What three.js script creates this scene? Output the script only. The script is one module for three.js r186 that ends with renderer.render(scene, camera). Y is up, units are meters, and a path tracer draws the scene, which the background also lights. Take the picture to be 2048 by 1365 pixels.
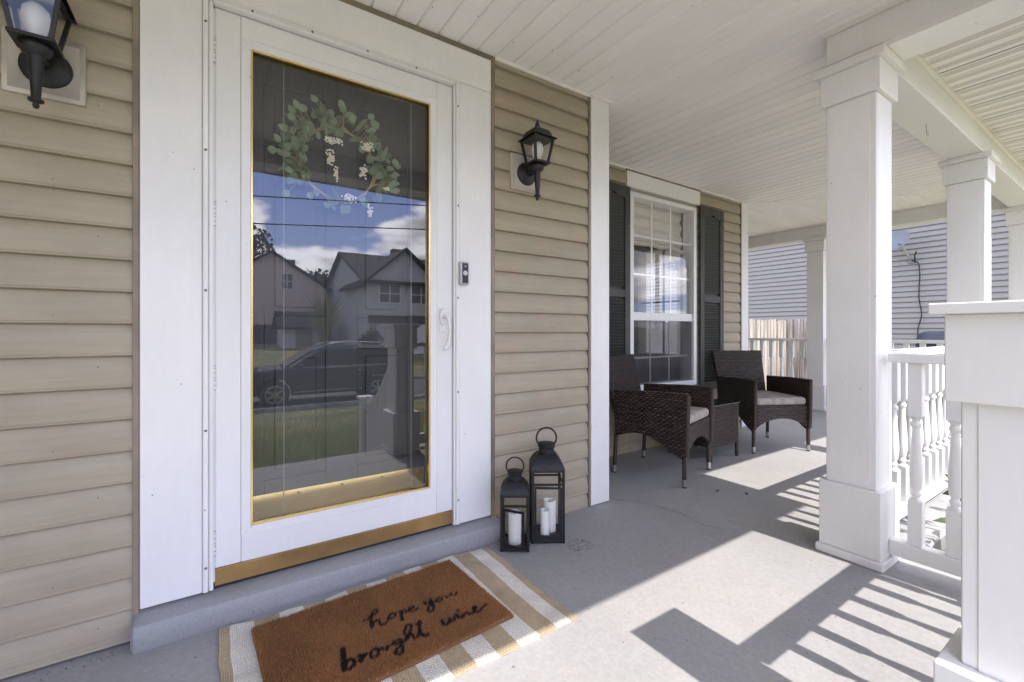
import * as THREE from 'three';
import { RoundedBoxGeometry } from 'three/addons/geometries/RoundedBoxGeometry.js';
import { mergeGeometries, toCreasedNormals } from 'three/addons/utils/BufferGeometryUtils.js';

// ------------------------------------------------------------------ camera, sky, sun, exposure
const scene = new THREE.Scene();
const CAM = new THREE.Vector3(0, 1.0, 1.885), F_PX = 892;
const camera = new THREE.PerspectiveCamera(2 * Math.atan(682.5 / F_PX) * 180 / Math.PI, 2048 / 1365, 0.05, 600);
camera.position.copy(CAM);
const YAW = Math.atan2(1326, F_PX);                       // angle between the wall direction (+x) and the lens axis
camera.lookAt(CAM.x + Math.cos(YAW), CAM.y, CAM.z - Math.sin(YAW));
camera.setViewOffset(2048, 1365, 0, 19.5, 2048, 1365);    // lens shift: horizon a little above the middle
camera.updateProjectionMatrix();
const renderer = new THREE.WebGLRenderer({ antialias: true });
renderer.toneMapping = THREE.LinearToneMapping;
renderer.toneMappingExposure = 1.55;
renderer.shadowMap.enabled = true;

// noise helpers
function rng(seed) { let a = seed >>> 0; return () => { a = (a + 0x6D2B79F5) | 0; let t = Math.imul(a ^ (a >>> 15), 1 | a); t = (t + Math.imul(t ^ (t >>> 7), 61 | t)) ^ t; return ((t ^ (t >>> 14)) >>> 0) / 4294967296; }; }
const hash2 = (x, y, s) => { let h = Math.imul(x, 374761393) + Math.imul(y, 668265263) + Math.imul(s, 2147483647 ^ 0x5bd1e995); h = Math.imul(h ^ (h >>> 13), 1274126177); return ((h ^ (h >>> 16)) >>> 0) / 4294967296; };
const sm = t => t * t * (3 - 2 * t), lerp = (a, b, t) => a + (b - a) * t, clamp = (x, a = 0, b = 1) => Math.min(b, Math.max(a, x));
function vnoise(x, y, px, py, s) {                         // value noise, periodic in px, py cells
  const xi = Math.floor(x), yi = Math.floor(y), fx = sm(x - xi), fy = sm(y - yi), m = (a, p) => ((a % p) + p) % p;
  const x0 = m(xi, px), x1 = m(xi + 1, px), y0 = m(yi, py), y1 = m(yi + 1, py);
  return lerp(lerp(hash2(x0, y0, s), hash2(x1, y0, s), fx), lerp(hash2(x0, y1, s), hash2(x1, y1, s), fx), fy);
}
function fbm(u, v, fx, fy, oct, s) { let a = 0, w = 0.5, t = 0; for (let o = 0; o < oct; o++) { a += w * vnoise(u * fx, v * fy, fx, fy, s + o * 17); t += w; w *= 0.5; fx *= 2; fy *= 2; } return a / t; }
const h3 = (x, y, z) => hash2(x + Math.imul(z, 7919), y + Math.imul(z, 104729), 11);
function n3(x, y, z) { const X = Math.floor(x), Y = Math.floor(y), Z = Math.floor(z), a = sm(x - X), b = sm(y - Y), c = sm(z - Z); const L = k => lerp(lerp(h3(X, Y, Z + k), h3(X + 1, Y, Z + k), a), lerp(h3(X, Y + 1, Z + k), h3(X + 1, Y + 1, Z + k), a), b); return lerp(L(0), L(1), c); }
function f3(x, y, z, o) { let a = 0, w = 0.5, t = 0; for (let i = 0; i < o; i++) { a += w * n3(x, y, z); t += w; w *= 0.52; x = x * 2.03 + 3.1; y = y * 2.03 + 1.7; z = z * 2.03 + 5.3; } return a / t; }

// one computed sky: blue air and broken fair-weather cloud all round
const SKY = 0.57;
{
  const W = 2048, H = 1024, d = new Float32Array(W * H * 4);
  for (let j = 0; j < H; j++) {
    const el = ((j + 0.5) / H - 0.5) * Math.PI, y = Math.sin(el), c = Math.cos(el);
    for (let i = 0; i < W; i++) {
      const az = ((i + 0.5) / W - 0.5) * 2 * Math.PI, x = Math.cos(az) * c, z = Math.sin(az) * c;
      if (y < 0) { const o = (j * W + i) * 4; d[o] = 0.5 * SKY; d[o + 1] = 0.52 * SKY; d[o + 2] = 0.5 * SKY; d[o + 3] = 1; continue; }
      const yy = Math.max(y, 0), k = Math.pow(1 - yy, 4);
      let r = lerp(0.95, 2.4, k), g = lerp(1.45, 2.9, k), b = lerp(3.5, 4.3, k);
      const q = 1 / (yy + 0.16), px = x * q * 1.05, pz = z * q * 1.05;
      const den = f3(px * 1.25 + 7.3, yy * 4 + 2, pz * 1.25 + 4.4, 8) + 0.115 * (1 - yy);
      const cov = sm(clamp((den - 0.472) / 0.07));
      const lit = f3(px * 2.6 + 20, yy * 9, pz * 2.6 + 9, 6) + 0.9 * (0.58 - den);
      const cb = lerp(2.2, 6.8, sm(clamp((lit - 0.32) / 0.34)));
      r = lerp(r, cb, cov); g = lerp(g, cb * 0.99, cov); b = lerp(b, cb * 1.085, cov);
      const o = (j * W + i) * 4; d[o] = r * SKY; d[o + 1] = g * SKY; d[o + 2] = b * SKY; d[o + 3] = 1;
    }
  }
  const t = new THREE.DataTexture(d, W, H, THREE.RGBAFormat, THREE.FloatType);
  t.mapping = THREE.EquirectangularReflectionMapping; t.magFilter = t.minFilter = THREE.LinearFilter; t.wrapS = THREE.RepeatWrapping; t.needsUpdate = true;
  scene.background = t; scene.environment = t;
}
// sun: almost straight in front of the house, 55 degrees up
const sun = new THREE.DirectionalLight(new THREE.Color().setRGB(1.0, 0.94, 0.88), 5.0);
sun.position.set(0.064 * 40 + 2, 1.438 * 40, 40); sun.target.position.set(2, 0, 0);
sun.castShadow = true; sun.shadow.mapSize.set(4096, 4096);
Object.assign(sun.shadow.camera, { left: -25, right: 25, top: 25, bottom: -25, near: 1, far: 160 });
scene.add(sun, sun.target);

// ------------------------------------------------------------------ textures and materials
const lin = (r, g, b) => new THREE.Color().setRGB(r, g, b);
function tex(w, h, fn, color = true, rep = 1) {
  const d = new Uint8Array(w * h * 4), o = [0, 0, 0];
  for (let j = 0; j < h; j++) for (let i = 0; i < w; i++) { fn((i + 0.5) / w, (j + 0.5) / h, o); const k = (j * w + i) * 4; d[k] = clamp(o[0]) * 255; d[k + 1] = clamp(o[1]) * 255; d[k + 2] = clamp(o[2]) * 255; d[k + 3] = 255; }
  const t = new THREE.DataTexture(d, w, h, THREE.RGBAFormat); if (color) t.colorSpace = THREE.SRGBColorSpace;
  t.wrapS = t.wrapT = THREE.RepeatWrapping; t.magFilter = THREE.LinearFilter; t.minFilter = THREE.LinearMipmapLinearFilter; t.generateMipmaps = true; t.repeat.set(rep, rep); t.needsUpdate = true; return t;
}
function specks(n, seed, rmin, rmax, pow = 2) { const R = rng(seed), g = new Map(), N = 64; const L = []; for (let i = 0; i < n; i++) { const s = [R(), R(), lerp(rmin, rmax, Math.pow(R(), pow)), 0.4 + 0.6 * R()]; L.push(s); for (let a = -1; a <= 1; a++) for (let b = -1; b <= 1; b++) { const k = ((Math.floor(s[0] * N) + a + N) % N) * N + ((Math.floor(s[1] * N) + b + N) % N); if (!g.has(k)) g.set(k, []); g.get(k).push(s); } } return (u, v) => { let m = 0; for (const s of g.get(Math.floor(u * N) * N + Math.floor(v * N)) || []) { let du = Math.abs(u - s[0]), dv = Math.abs(v - s[1]); du = Math.min(du, 1 - du); dv = Math.min(dv, 1 - dv); const d = Math.hypot(du, dv); if (d < s[2]) m = Math.max(m, s[3] * (1 - sm(clamp((d / s[2] - 0.5) * 2)))); } return m; }; }
// painted trim: faint mottling, sparse dirt specks (2 m tile)
const spk = specks(90, 5, 0.0005, 0.0017, 3);
const paintMap = tex(1024, 1024, (u, v, o) => { const n = fbm(u, v, 7, 7, 5, 3), f = fbm(u, v, 160, 40, 2, 9), s = spk(u, v); const b = 0.955 + (n - 0.5) * 0.06 + (f - 0.5) * 0.015; o[0] = b * (1 - s * 0.62); o[1] = b * (1 - s * 0.66) - (n - 0.5) * 0.01; o[2] = b * (1 - s * 0.72) - 0.012 * n; });
const paintBump = tex(512, 512, (u, v, o) => { const a = fbm(u, v, 20, 130, 3, 31) * 0.6 + fbm(u, v, 60, 60, 3, 5) * 0.4; o[0] = o[1] = o[2] = a; }, false);
// vinyl siding: wood-grain embossing and horizontal dirt streaks (1.2 m x 1.2 m tile, runs along u)
const spk2 = specks(45, 77, 0.0008, 0.0028, 3);
const sidingMap = tex(1024, 1024, (u, v, o) => { const st = fbm(u, v, 5, 90, 4, 21), bl = fbm(u, v, 6, 9, 5, 43), s = spk2(u, v), pk = fbm(u, v, 9, 24, 4, 91); const b = 0.9 + (st - 0.5) * 0.07 + (bl - 0.5) * 0.11, p = sm(clamp((pk - 0.62) * 7)) * 0.035; o[0] = b * (1 - s * 0.45) + p * 0.6; o[1] = b * (1 - s * 0.45) - p * 0.25; o[2] = b * (1 - s * 0.5) - p * 0.4; });
const sidingBump = tex(1024, 1024, (u, v, o) => { const g = fbm(u, v, 10, 220, 3, 61); o[0] = o[1] = o[2] = g; }, false);
// painted concrete porch floor (4 m tile)
const spk3 = specks(500, 15, 0.0004, 0.0013), spk4 = specks(260, 19, 0.0004, 0.0012);
const floorMap = tex(2048, 2048, (u, v, o) => { const bl = fbm(u, v, 6, 6, 6, 12), sp = fbm(u, v, 420, 420, 2, 55), wn = fbm(u, v, 26, 20, 4, 71), d = spk3(u, v), l = spk4(u, v); let b = 0.80 + (bl - 0.5) * 0.10 + (sp - 0.5) * 0.07 + (wn - 0.5) * 0.035; const wm = sm(clamp((fbm(u, v, 11, 9, 5, 33) - 0.55) * 5)) * 0.014; b = b * (1 - d * 0.5) + l * 0.16; o[0] = b + wm; o[1] = b + wm * 0.35; o[2] = b - wm * 0.35; });
const floorBump = tex(1024, 1024, (u, v, o) => { const a = fbm(u, v, 300, 300, 2, 8) * 0.6 + fbm(u, v, 40, 40, 4, 4) * 0.4; o[0] = o[1] = o[2] = a; }, false);
// generic noise
const grain = tex(512, 512, (u, v, o) => { const a = 0.86 + (fbm(u, v, 12, 12, 5, 2) - 0.5) * 0.4; o[0] = o[1] = o[2] = a; });
const fineBump = tex(512, 512, (u, v, o) => { const a = fbm(u, v, 90, 90, 3, 66); o[0] = o[1] = o[2] = a; }, false);
// wicker weave (10 cm tile, 10 strand columns): over-under strands with crowned backs
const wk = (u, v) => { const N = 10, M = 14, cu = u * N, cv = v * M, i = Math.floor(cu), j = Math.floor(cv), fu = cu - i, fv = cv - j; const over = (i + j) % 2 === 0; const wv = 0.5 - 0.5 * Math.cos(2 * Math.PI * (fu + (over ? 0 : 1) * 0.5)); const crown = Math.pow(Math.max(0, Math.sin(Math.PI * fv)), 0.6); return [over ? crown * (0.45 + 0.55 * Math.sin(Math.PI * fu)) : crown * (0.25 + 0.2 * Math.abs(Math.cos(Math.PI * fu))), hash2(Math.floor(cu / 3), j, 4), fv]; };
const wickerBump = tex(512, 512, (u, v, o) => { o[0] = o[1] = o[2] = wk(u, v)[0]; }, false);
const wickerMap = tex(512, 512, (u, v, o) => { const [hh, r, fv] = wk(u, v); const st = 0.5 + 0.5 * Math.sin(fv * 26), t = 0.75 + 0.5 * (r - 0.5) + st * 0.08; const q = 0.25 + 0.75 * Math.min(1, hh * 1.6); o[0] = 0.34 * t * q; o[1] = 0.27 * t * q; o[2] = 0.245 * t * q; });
// woven rug (1 m tile in u across the stripes, drawn as print)
const weave = (u, v) => { const a = u * 170, b = v * 115, i = Math.floor(a), j = Math.floor(b), fa = a - i, fb = b - j; return Math.sin(Math.PI * fa) * ((i + j) % 2 ? 0.6 : 1) * (0.35 + 0.65 * Math.sin(Math.PI * fb)); };
const rugBump = tex(2048, 1024, (u, v, o) => { o[0] = o[1] = o[2] = weave(u, v * 0.62 / 1.03); }, false);
const rugMap = tex(2048, 1024, (u, v, o) => {
  const X = 0.02 + u * 1.03, k = Math.floor((X - 0.5785 + 0.765) / 0.0765), tan = (((k - 10) % 2) + 2) % 2 === 0, end = X < 0.05 || X > 1.022;
  const w = weave(u, v * 0.62 / 1.03), n = fbm(u, v, 14, 9, 5, 14), g = hash2(Math.floor(u * 340), Math.floor(v * 140), 3);
  const t = (tan || end) ? [0.715, 0.645, 0.53] : [0.88, 0.86, 0.82], f = 0.9 + 0.12 * w + (n - 0.5) * 0.2 + (g - 0.5) * 0.1;
  o[0] = t[0] * f; o[1] = t[1] * f; o[2] = t[2] * f;
});
// weathered fence wood
const woodMap = tex(512, 1024, (u, v, o) => { const g = fbm(u, v, 38, 5, 4, 8), k = fbm(u, v, 9, 3, 4, 22), dk = sm(clamp((fbm(u, v, 26, 3, 3, 90) - 0.6) * 6)); const b = 0.80 + (g - 0.5) * 0.6 + (k - 0.5) * 0.35 - dk * 0.3; o[0] = b; o[1] = b * 0.95; o[2] = b * 0.885; });
// lawn (6 m tile)
const lawnMap = tex(1024, 1024, (u, v, o) => { const a = fbm(u, v, 8, 8, 5, 6), b = fbm(u, v, 220, 220, 2, 16), c = fbm(u, v, 40, 40, 3, 26); const t = 0.72 + (a - 0.5) * 0.35 + (b - 0.5) * 0.5 + (c - 0.5) * 0.25, y = sm(clamp((a - 0.45) * 3)) * 0.12; o[0] = (0.44 + y) * t; o[1] = 0.52 * t; o[2] = 0.29 * t; });
const asphaltMap = tex(512, 512, (u, v, o) => { const a = 0.30 + (fbm(u, v, 8, 8, 4, 6) - 0.5) * 0.08 + (fbm(u, v, 200, 200, 1, 7) - 0.5) * 0.14; o[0] = o[1] = o[2] = a; });
// vented soffit: rows of slots cut through the sheet (one 10 cm x 10 cm bay)
const slotMap = (() => { const t = tex(256, 256, (u, v, o) => { const row = v * 8 - 1.1, r = Math.floor(row), fr = row - r; let hole = 0; if (r >= 0 && r < 4) { const c = u * 10 + (r % 2) * 0.5, fc = c - Math.floor(c); hole = fr > 0.3 && fr < 0.72 && fc > 0.18 && fc < 0.82 ? 1 : 0; } o[0] = o[1] = o[2] = 1 - hole; }, false); t.magFilter = THREE.LinearFilter; return t; })();

const M = {};
const std = (name, color, rough, extra = {}) => (M[name] = Object.assign(new THREE.MeshStandardMaterial({ color, roughness: rough, ...extra }), { name }));
const phy = (name, color, rough, extra = {}) => (M[name] = Object.assign(new THREE.MeshPhysicalMaterial({ color, roughness: rough, ...extra }), { name }));
std('white', lin(0.87, 0.86, 0.865), 0.42, { map: paintMap, bumpMap: paintBump, bumpScale: 0.0006 });
std('whiteMetal', lin(0.84, 0.835, 0.845), 0.32, { map: paintMap });
std('ceiling', lin(0.99, 0.955, 0.965), 0.5, { map: paintMap });
std('cream', lin(0.88, 0.84, 0.82), 0.45, { map: paintMap });
std('siding', lin(0.465, 0.402, 0.296), 0.55, { map: sidingMap, bumpMap: sidingBump, bumpScale: 0.0007 });
std('block', lin(0.60, 0.54, 0.46), 0.5, { map: grain });
std('tan', lin(0.30, 0.25, 0.185), 0.5, { map: grain });
std('floor', lin(0.50, 0.495, 0.495), 0.62, { map: floorMap, bumpMap: floorBump, bumpScale: 0.0004 });
std('sill', lin(0.47, 0.475, 0.49), 0.55, { map: floorMap, bumpMap: floorBump, bumpScale: 0.0012 });
std('concrete', lin(0.42, 0.42, 0.40), 0.85, { map: grain, bumpMap: fineBump, bumpScale: 0.003 });
std('black', lin(0.010, 0.010, 0.011), 0.42, { bumpMap: fineBump, bumpScale: 0.0008 });
std('lanternMetal', lin(0.011, 0.0115, 0.014), 0.5, { metalness: 0.2, map: grain, bumpMap: fineBump, bumpScale: 0.0015 });
std('candle', lin(0.80, 0.79, 0.77), 0.45);
std('brass', lin(0.83, 0.60, 0.26), 0.22, { metalness: 1 });
std('kickBrass', lin(0.56, 0.36, 0.15), 0.46, { metalness: 0.85, map: grain, bumpMap: fineBump, bumpScale: 0.0006 });
std('polished', lin(1.0, 0.80, 0.33), 0.22, { metalness: 1 });
std('steel', lin(0.5, 0.5, 0.5), 0.3, { metalness: 1 });
std('screw', lin(0.14, 0.13, 0.12), 0.5, { metalness: 0.5 });
std('darkGap', lin(0.02, 0.02, 0.022), 0.9);
std('entryDoor', lin(0.020, 0.022, 0.026), 0.45);
std('shutter', lin(0.062, 0.065, 0.060), 0.55, { map: grain });
std('wicker', lin(1, 1, 1), 0.33, { map: wickerMap, bumpMap: wickerBump, bumpScale: 0.011 });
std('wickerLeg', lin(0.045, 0.032, 0.026), 0.4);
std('cushion', lin(0.52, 0.46, 0.41), 0.9, { map: grain, bumpMap: fineBump, bumpScale: 0.001 });
phy('tableGlass', lin(0.03, 0.03, 0.03), 0.06, { clearcoat: 1, clearcoatRoughness: 0.05 });
phy('glass', lin(1, 1, 1), 0.0, { transmission: 1, thickness: 0, ior: 1.95 });
phy('windowGlass', lin(1, 1, 1), 0.0, { transmission: 1, thickness: 0, ior: 1.62 });
phy('thinGlass', lin(1, 1, 1), 0.02, { transmission: 1, thickness: 0, ior: 1.5 });
std('frosted', lin(0.66, 0.65, 0.61), 0.35);
std('rug', lin(1, 1, 1), 0.95, { map: rugMap, bumpMap: rugBump, bumpScale: 0.0025 });
std('coir', lin(0.32, 0.158, 0.062), 0.95);
std('coirBase', lin(0.16, 0.075, 0.03), 0.95);
std('dullGrey', lin(0.17, 0.18, 0.20), 0.5, { metalness: 0.3 });
std('grey', lin(0.42, 0.42, 0.43), 0.35, { metalness: 0.6 });
std('neighbour', lin(0.225, 0.215, 0.198), 0.7);
std('fence', lin(0.56, 0.55, 0.54), 0.9, { map: woodMap }); std('fenceB', lin(0.56, 0.55, 0.545), 0.9, { map: woodMap }); std('fenceC', lin(0.47, 0.475, 0.485), 0.9, { map: woodMap });
std('dish', lin(0.15, 0.165, 0.185), 0.6);
std('cover', lin(0.018, 0.020, 0.032), 0.85, { bumpMap: fineBump, bumpScale: 0.006 });
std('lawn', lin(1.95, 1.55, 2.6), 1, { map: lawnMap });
phy('blade', lin(0.21, 0.28, 0.10), 0.95, { side: THREE.DoubleSide, transmission: 0.5, thickness: 0 });
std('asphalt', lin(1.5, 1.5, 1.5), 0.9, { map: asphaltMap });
std('leafG', lin(0.17, 0.24, 0.145), 0.6, { side: THREE.DoubleSide }); std('leafB', lin(0.11, 0.16, 0.085), 0.6, { side: THREE.DoubleSide }); std('leafC', lin(0.08, 0.11, 0.05), 0.6, { side: THREE.DoubleSide });
std('twig', lin(0.36, 0.27, 0.13), 0.8); std('berry', lin(0.78, 0.74, 0.62), 0.5);
std('foliage', lin(0.055, 0.085, 0.03), 0.8, { side: THREE.DoubleSide }); std('foliageDark', lin(0.03, 0.045, 0.02), 0.8, { side: THREE.DoubleSide }); std('grassyFoliage', lin(0.22, 0.22, 0.08), 0.8, { side: THREE.DoubleSide });
std('bark', lin(0.12, 0.09, 0.07), 0.9);
std('roof', lin(0.10, 0.095, 0.095), 0.9, { map: asphaltMap }); std('houseGrey', lin(0.46, 0.47, 0.50), 0.7, { bumpMap: sidingBump, bumpScale: 0.004 }); std('housePink', lin(0.56, 0.47, 0.44), 0.7); std('brickDark', lin(0.13, 0.11, 0.11), 0.9, { map: grain });
std('farTrim', lin(0.75, 0.75, 0.75), 0.6); std('farGlass', lin(0.05, 0.055, 0.06), 0.1);
phy('carPaint', lin(0.016, 0.018, 0.026), 0.28, { clearcoat: 1, clearcoatRoughness: 0.04 });
phy('carGlass', lin(0.012, 0.013, 0.015), 0.04, { clearcoat: 1 }); std('tyre', lin(0.02, 0.02, 0.02), 0.85); std('rim', lin(0.5, 0.5, 0.52), 0.25, { metalness: 0.9 });
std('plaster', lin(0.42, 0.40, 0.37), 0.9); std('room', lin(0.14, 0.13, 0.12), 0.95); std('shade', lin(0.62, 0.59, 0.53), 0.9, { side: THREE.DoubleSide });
phy('soffitVent', lin(0.80, 0.76, 0.76), 0.55, { alphaMap: slotMap, alphaTest: 0.5, side: THREE.DoubleSide });
std('screen', lin(0.055, 0.055, 0.06), 0.8, { transparent: true, opacity: 0.55, side: THREE.DoubleSide }); std('wire', lin(0.012, 0.012, 0.012), 0.7); std('dirt', lin(0.075, 0.06, 0.045), 1); std('plastic', lin(0.02, 0.02, 0.024), 0.25); std('sticker', lin(0.75, 0.75, 0.74), 0.5); std('ink', lin(0.08, 0.08, 0.09), 0.6);

// ------------------------------------------------------------------ building helpers
const names = new Map();
const numbered = n => { const k = names.get(n) || 0; names.set(n, k + 1); return k ? `${n}_${String(k).padStart(3, '0')}` : n; };
const shadowed = o => { o.traverse(c => { if (c.isMesh) { c.castShadow = true; c.receiveShadow = true; } }); return o; };
function thing(name, label, category, p = [0, 0, 0], turn = 0, group) { const o = new THREE.Group(); o.name = numbered(name); scene.add(o); o.position.set(...p); o.rotation.y = turn; o.userData = { label, category }; if (group) o.userData.group = group; return o; }
function uvBox(g, s = 1, ou = 0, ov = 0) {                 // uv in metres, by the way each face points
  g = g.index ? g.toNonIndexed() : g; const p = g.attributes.position, n = g.attributes.normal, uv = new Float32Array(p.count * 2);
  for (let i = 0; i < p.count; i += 3) {
    let ax = 0, ay = 0, az = 0; for (let k = 0; k < 3; k++) { ax += Math.abs(n.getX(i + k)); ay += Math.abs(n.getY(i + k)); az += Math.abs(n.getZ(i + k)); }
    for (let k = i; k < i + 3; k++) { const x = p.getX(k), y = p.getY(k), z = p.getZ(k); let u, v; if (az >= ax && az >= ay) { u = x; v = y; } else if (ax >= ay) { u = z; v = y; } else { u = x; v = z; } uv[2 * k] = u * s + ou; uv[2 * k + 1] = v * s + ov; }
  }
  g.setAttribute('uv', new THREE.BufferAttribute(uv, 2)); return g;
}
const RU = rng(99);
function mesh(name, g, m, parent, p = [0, 0, 0], kind) { const o = new THREE.Mesh(g, m); o.name = parent === scene ? numbered(name) : name; o.position.set(...p); if (kind) o.userData.kind = kind; parent.add(o); return o; }
const rb = (w, h, d, r = 0.003) => uvBox(new RoundedBoxGeometry(w, h, d, 1, Math.min(r, w / 2.2, h / 2.2, d / 2.2)), 0.5, RU() * 3, RU() * 3);
const bx = (w, h, d) => uvBox(new THREE.BoxGeometry(w, h, d), 0.5, RU() * 3, RU() * 3);
// a box given by its limits
const lim = (name, x0, x1, y0, y1, z0, z1, m, parent, r = 0.003) => mesh(name, r ? rb(x1 - x0, y1 - y0, z1 - z0, r) : bx(x1 - x0, y1 - y0, z1 - z0), m, parent, [(x0 + x1) / 2, (y0 + y1) / 2, (z0 + z1) / 2]);
const tube = (pts, r, n = 24, k = 8) => new THREE.TubeGeometry(new THREE.CatmullRomCurve3(pts.map(p => new THREE.Vector3(...p))), n, r, k);
const lathe = (pts, n = 24) => new THREE.LatheGeometry(pts.map(p => new THREE.Vector2(...p)), n);
const cyl = (r0, r1, h, n = 20) => new THREE.CylinderGeometry(r0, r1, h, n);
const at = (g, x, y, z, rx = 0, ry = 0, rz = 0) => g.applyMatrix4(new THREE.Matrix4().compose(new THREE.Vector3(x, y, z), new THREE.Quaternion().setFromEuler(new THREE.Euler(rx, ry, rz)), new THREE.Vector3(1, 1, 1)));
const merge = L => mergeGeometries(L.map(g => { g = g.index ? g.toNonIndexed() : g; for (const k of Object.keys(g.attributes)) if (!['position', 'normal', 'uv'].includes(k)) g.deleteAttribute(k); return g; }));
function extrude(pts, depth, bevel = 0) { const s = new THREE.Shape(pts.map(p => new THREE.Vector2(...p))); const g = new THREE.ExtrudeGeometry(s, bevel ? { depth: depth - 2 * bevel, bevelEnabled: true, bevelThickness: bevel, bevelSize: bevel, bevelOffset: -bevel, bevelSegments: 1 } : { depth, bevelEnabled: false }); if (bevel) g.translate(0, 0, bevel); return g; }

// ------------------------------------------------------------------ setting: ground, road, porch slab
const CEIL = 2.345, BEAM = 2.185, GRADE = -0.55;
function groundY(x, z) {
  if (z < 2.5) return GRADE - 0.02;
  if (z < 11.3) return lerp(GRADE - 0.02, -1.12, sm((z - 2.5) / 8.8));
  if (z < 17.4) return -1.16;
  if (z < 40) return lerp(-1.12, 0.05, sm((z - 17.4) / 22.6));
  return 0.05 + (z - 40) * 0.03;
}
{
  const xs = [], zs = []; for (let i = 0; i <= 70; i++) xs.push(-150 + 300 * i / 70 + 3); for (let z = -90; z < 0; z += 10) zs.push(z); for (let z = 0; z < 44; z += 0.55) zs.push(z); for (let z = 44; z <= 260; z += 18) zs.push(z);
  const pos = [], uv = [], idx = []; for (const z of zs) for (const x of xs) { pos.push(x, groundY(x, z), z); uv.push(x / 6, z / 6); }
  for (let j = 0; j < zs.length - 1; j++) for (let i = 0; i < xs.length - 1; i++) { const a = j * xs.length + i, b = a + xs.length; idx.push(a, b, a + 1, a + 1, b, b + 1); }
  const g = new THREE.BufferGeometry(); g.setAttribute('position', new THREE.Float32BufferAttribute(pos, 3)); g.setAttribute('uv', new THREE.Float32BufferAttribute(uv, 2)); g.setIndex(idx); g.computeVertexNormals();
  mesh('lawn', g, M.lawn, scene, [0, 0, 0], 'structure');
  const rg = new THREE.PlaneGeometry(200, 5.6); rg.rotateX(-Math.PI / 2); for (let i = 0; i < rg.attributes.uv.count; i++) rg.attributes.uv.setXY(i, rg.attributes.uv.getX(i) * 60, rg.attributes.uv.getY(i) * 2);
  mesh('road', rg, M.asphalt, scene, [3, -1.15, 14.4], 'structure');
  const kg = rb(120, 0.16, 0.16, 0.02); mesh('kerb', kg, M.concrete, scene, [3, -1.11, 11.52], 'structure'); mesh('kerb', kg, M.concrete, scene, [3, -1.11, 17.28], 'structure');
}
{
  // porch slab: L-shaped with a bay in front of the door
  const P = [[-3.6, -0.02], [1.96, -0.02], [1.96, -0.67], [4.70, -0.67], [4.70, -6], [6.78, -6], [6.78, 1.25], [2.62, 1.25], [2.62, 1.87], [-1.85, 1.87], [-1.85, 1.25], [-3.6, 1.25]];
  let g = extrude(P, 0.54, 0.012); g.rotateX(Math.PI / 2); g = uvBox(g, 0.25, 0.37, 0.11);
  const f = mesh('porch_floor', g, M.floor, scene, [0, 0, 0], 'structure');
  // hairline cracks and old scuffs as thin filled lines
  const R = rng(4), crack = (pts, w) => { const pos = []; const c = new THREE.CatmullRomCurve3(pts.map(p => new THREE.Vector3(p[0], 0, p[1]))); const N = 60; let pv = null; for (let i = 0; i <= N; i++) { const a = c.getPoint(i / N), t = c.getTangent(i / N); const ww = w * (0.3 + R()), jx = (R() - 0.5) * 0.006, jz = (R() - 0.5) * 0.006; const l = [a.x - t.z * ww + jx, 0.0015, a.z + t.x * ww + jz], r = [a.x + t.z * ww + jx, 0.0015, a.z - t.x * ww + jz]; if (pv) pos.push(...pv[0], ...pv[1], ...l, ...l, ...pv[1], ...r); pv = [l, r]; } const g = new THREE.BufferGeometry(); g.setAttribute('position', new THREE.Float32BufferAttribute(pos, 3)); g.computeVertexNormals(); return g; };
  mesh('crack', crack([[1.96, 0.0], [2.05, 0.10], [2.10, 0.24], [2.14, 0.38], [2.10, 0.50], [2.14, 0.62]], 0.0013), M.dirt, f);
  mesh('crack', crack([[2.2, 0.05], [2.35, 0.06], [2.5, 0.12], [2.62, 0.1]], 0.0006), M.dirt, f);
}
// added out-of-view wing shading the pedestal, and a drive bouncing light upward
{
  const t = thing('added_shade_wing', 'tan wing added out of view left of the porch to shade the pedestal', 'house', [-4.3, 0, 0]);
  lim('wall', -6.0, 0, GRADE, 3.0, -6, 5.2, M.siding, t, 0); const rf = extrude([[-6.5, 2.95], [-3.0, 4.8], [0.45, 2.95], [0.45, 3.1], [-3.0, 4.98], [-6.5, 3.1]], 11.9); rf.translate(0, 0, -6.3); mesh('roof', uvBox(rf, 0.4), M.roof, t);
  const ga = extrude([[-6, 3.0], [0, 3.0], [-3.0, 4.7]], 0.12); ga.translate(0, 0, 5.07); mesh('gable', uvBox(ga, 0.5), M.siding, t); for (let k = 0; k < 4; k++) mesh('door_panel', rb(4.8, 0.54, 0.05, 0.01), M.white, t, [-3.0, GRADE + 0.30 + 0.55 * k, 5.226]);
  const d = new THREE.PlaneGeometry(6.4, 7.2, 4, 20); d.rotateX(-Math.PI / 2); const p = d.attributes.position; for (let i = 0; i < p.count; i++) { const z = p.getZ(i) + 8.6 + 0.25; p.setY(i, groundY(0, z) + 0.012); } d.computeVertexNormals(); const dm = mesh('added_bounce_drive', uvBox(d, 0.25), M.concrete, scene, [-6.6, 0, 8.85], 'structure'); dm.position.y = 0.0;  // drive added out of view, bounces sunlight onto the porch ceiling
}
// entry steps in front of the bay
{
  const t = thing('entry_steps', 'grey concrete steps from the porch down to the lawn', 'steps', [0.42, GRADE, 1.87]);
  for (let k = 0; k < 2; k++) mesh('step', rb(1.55, 0.18 * (2 - k), 0.30, 0.012), M.floor, t, [0, 0.09 * (2 - k), 0.155 + 0.302 * k]);
}

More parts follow.
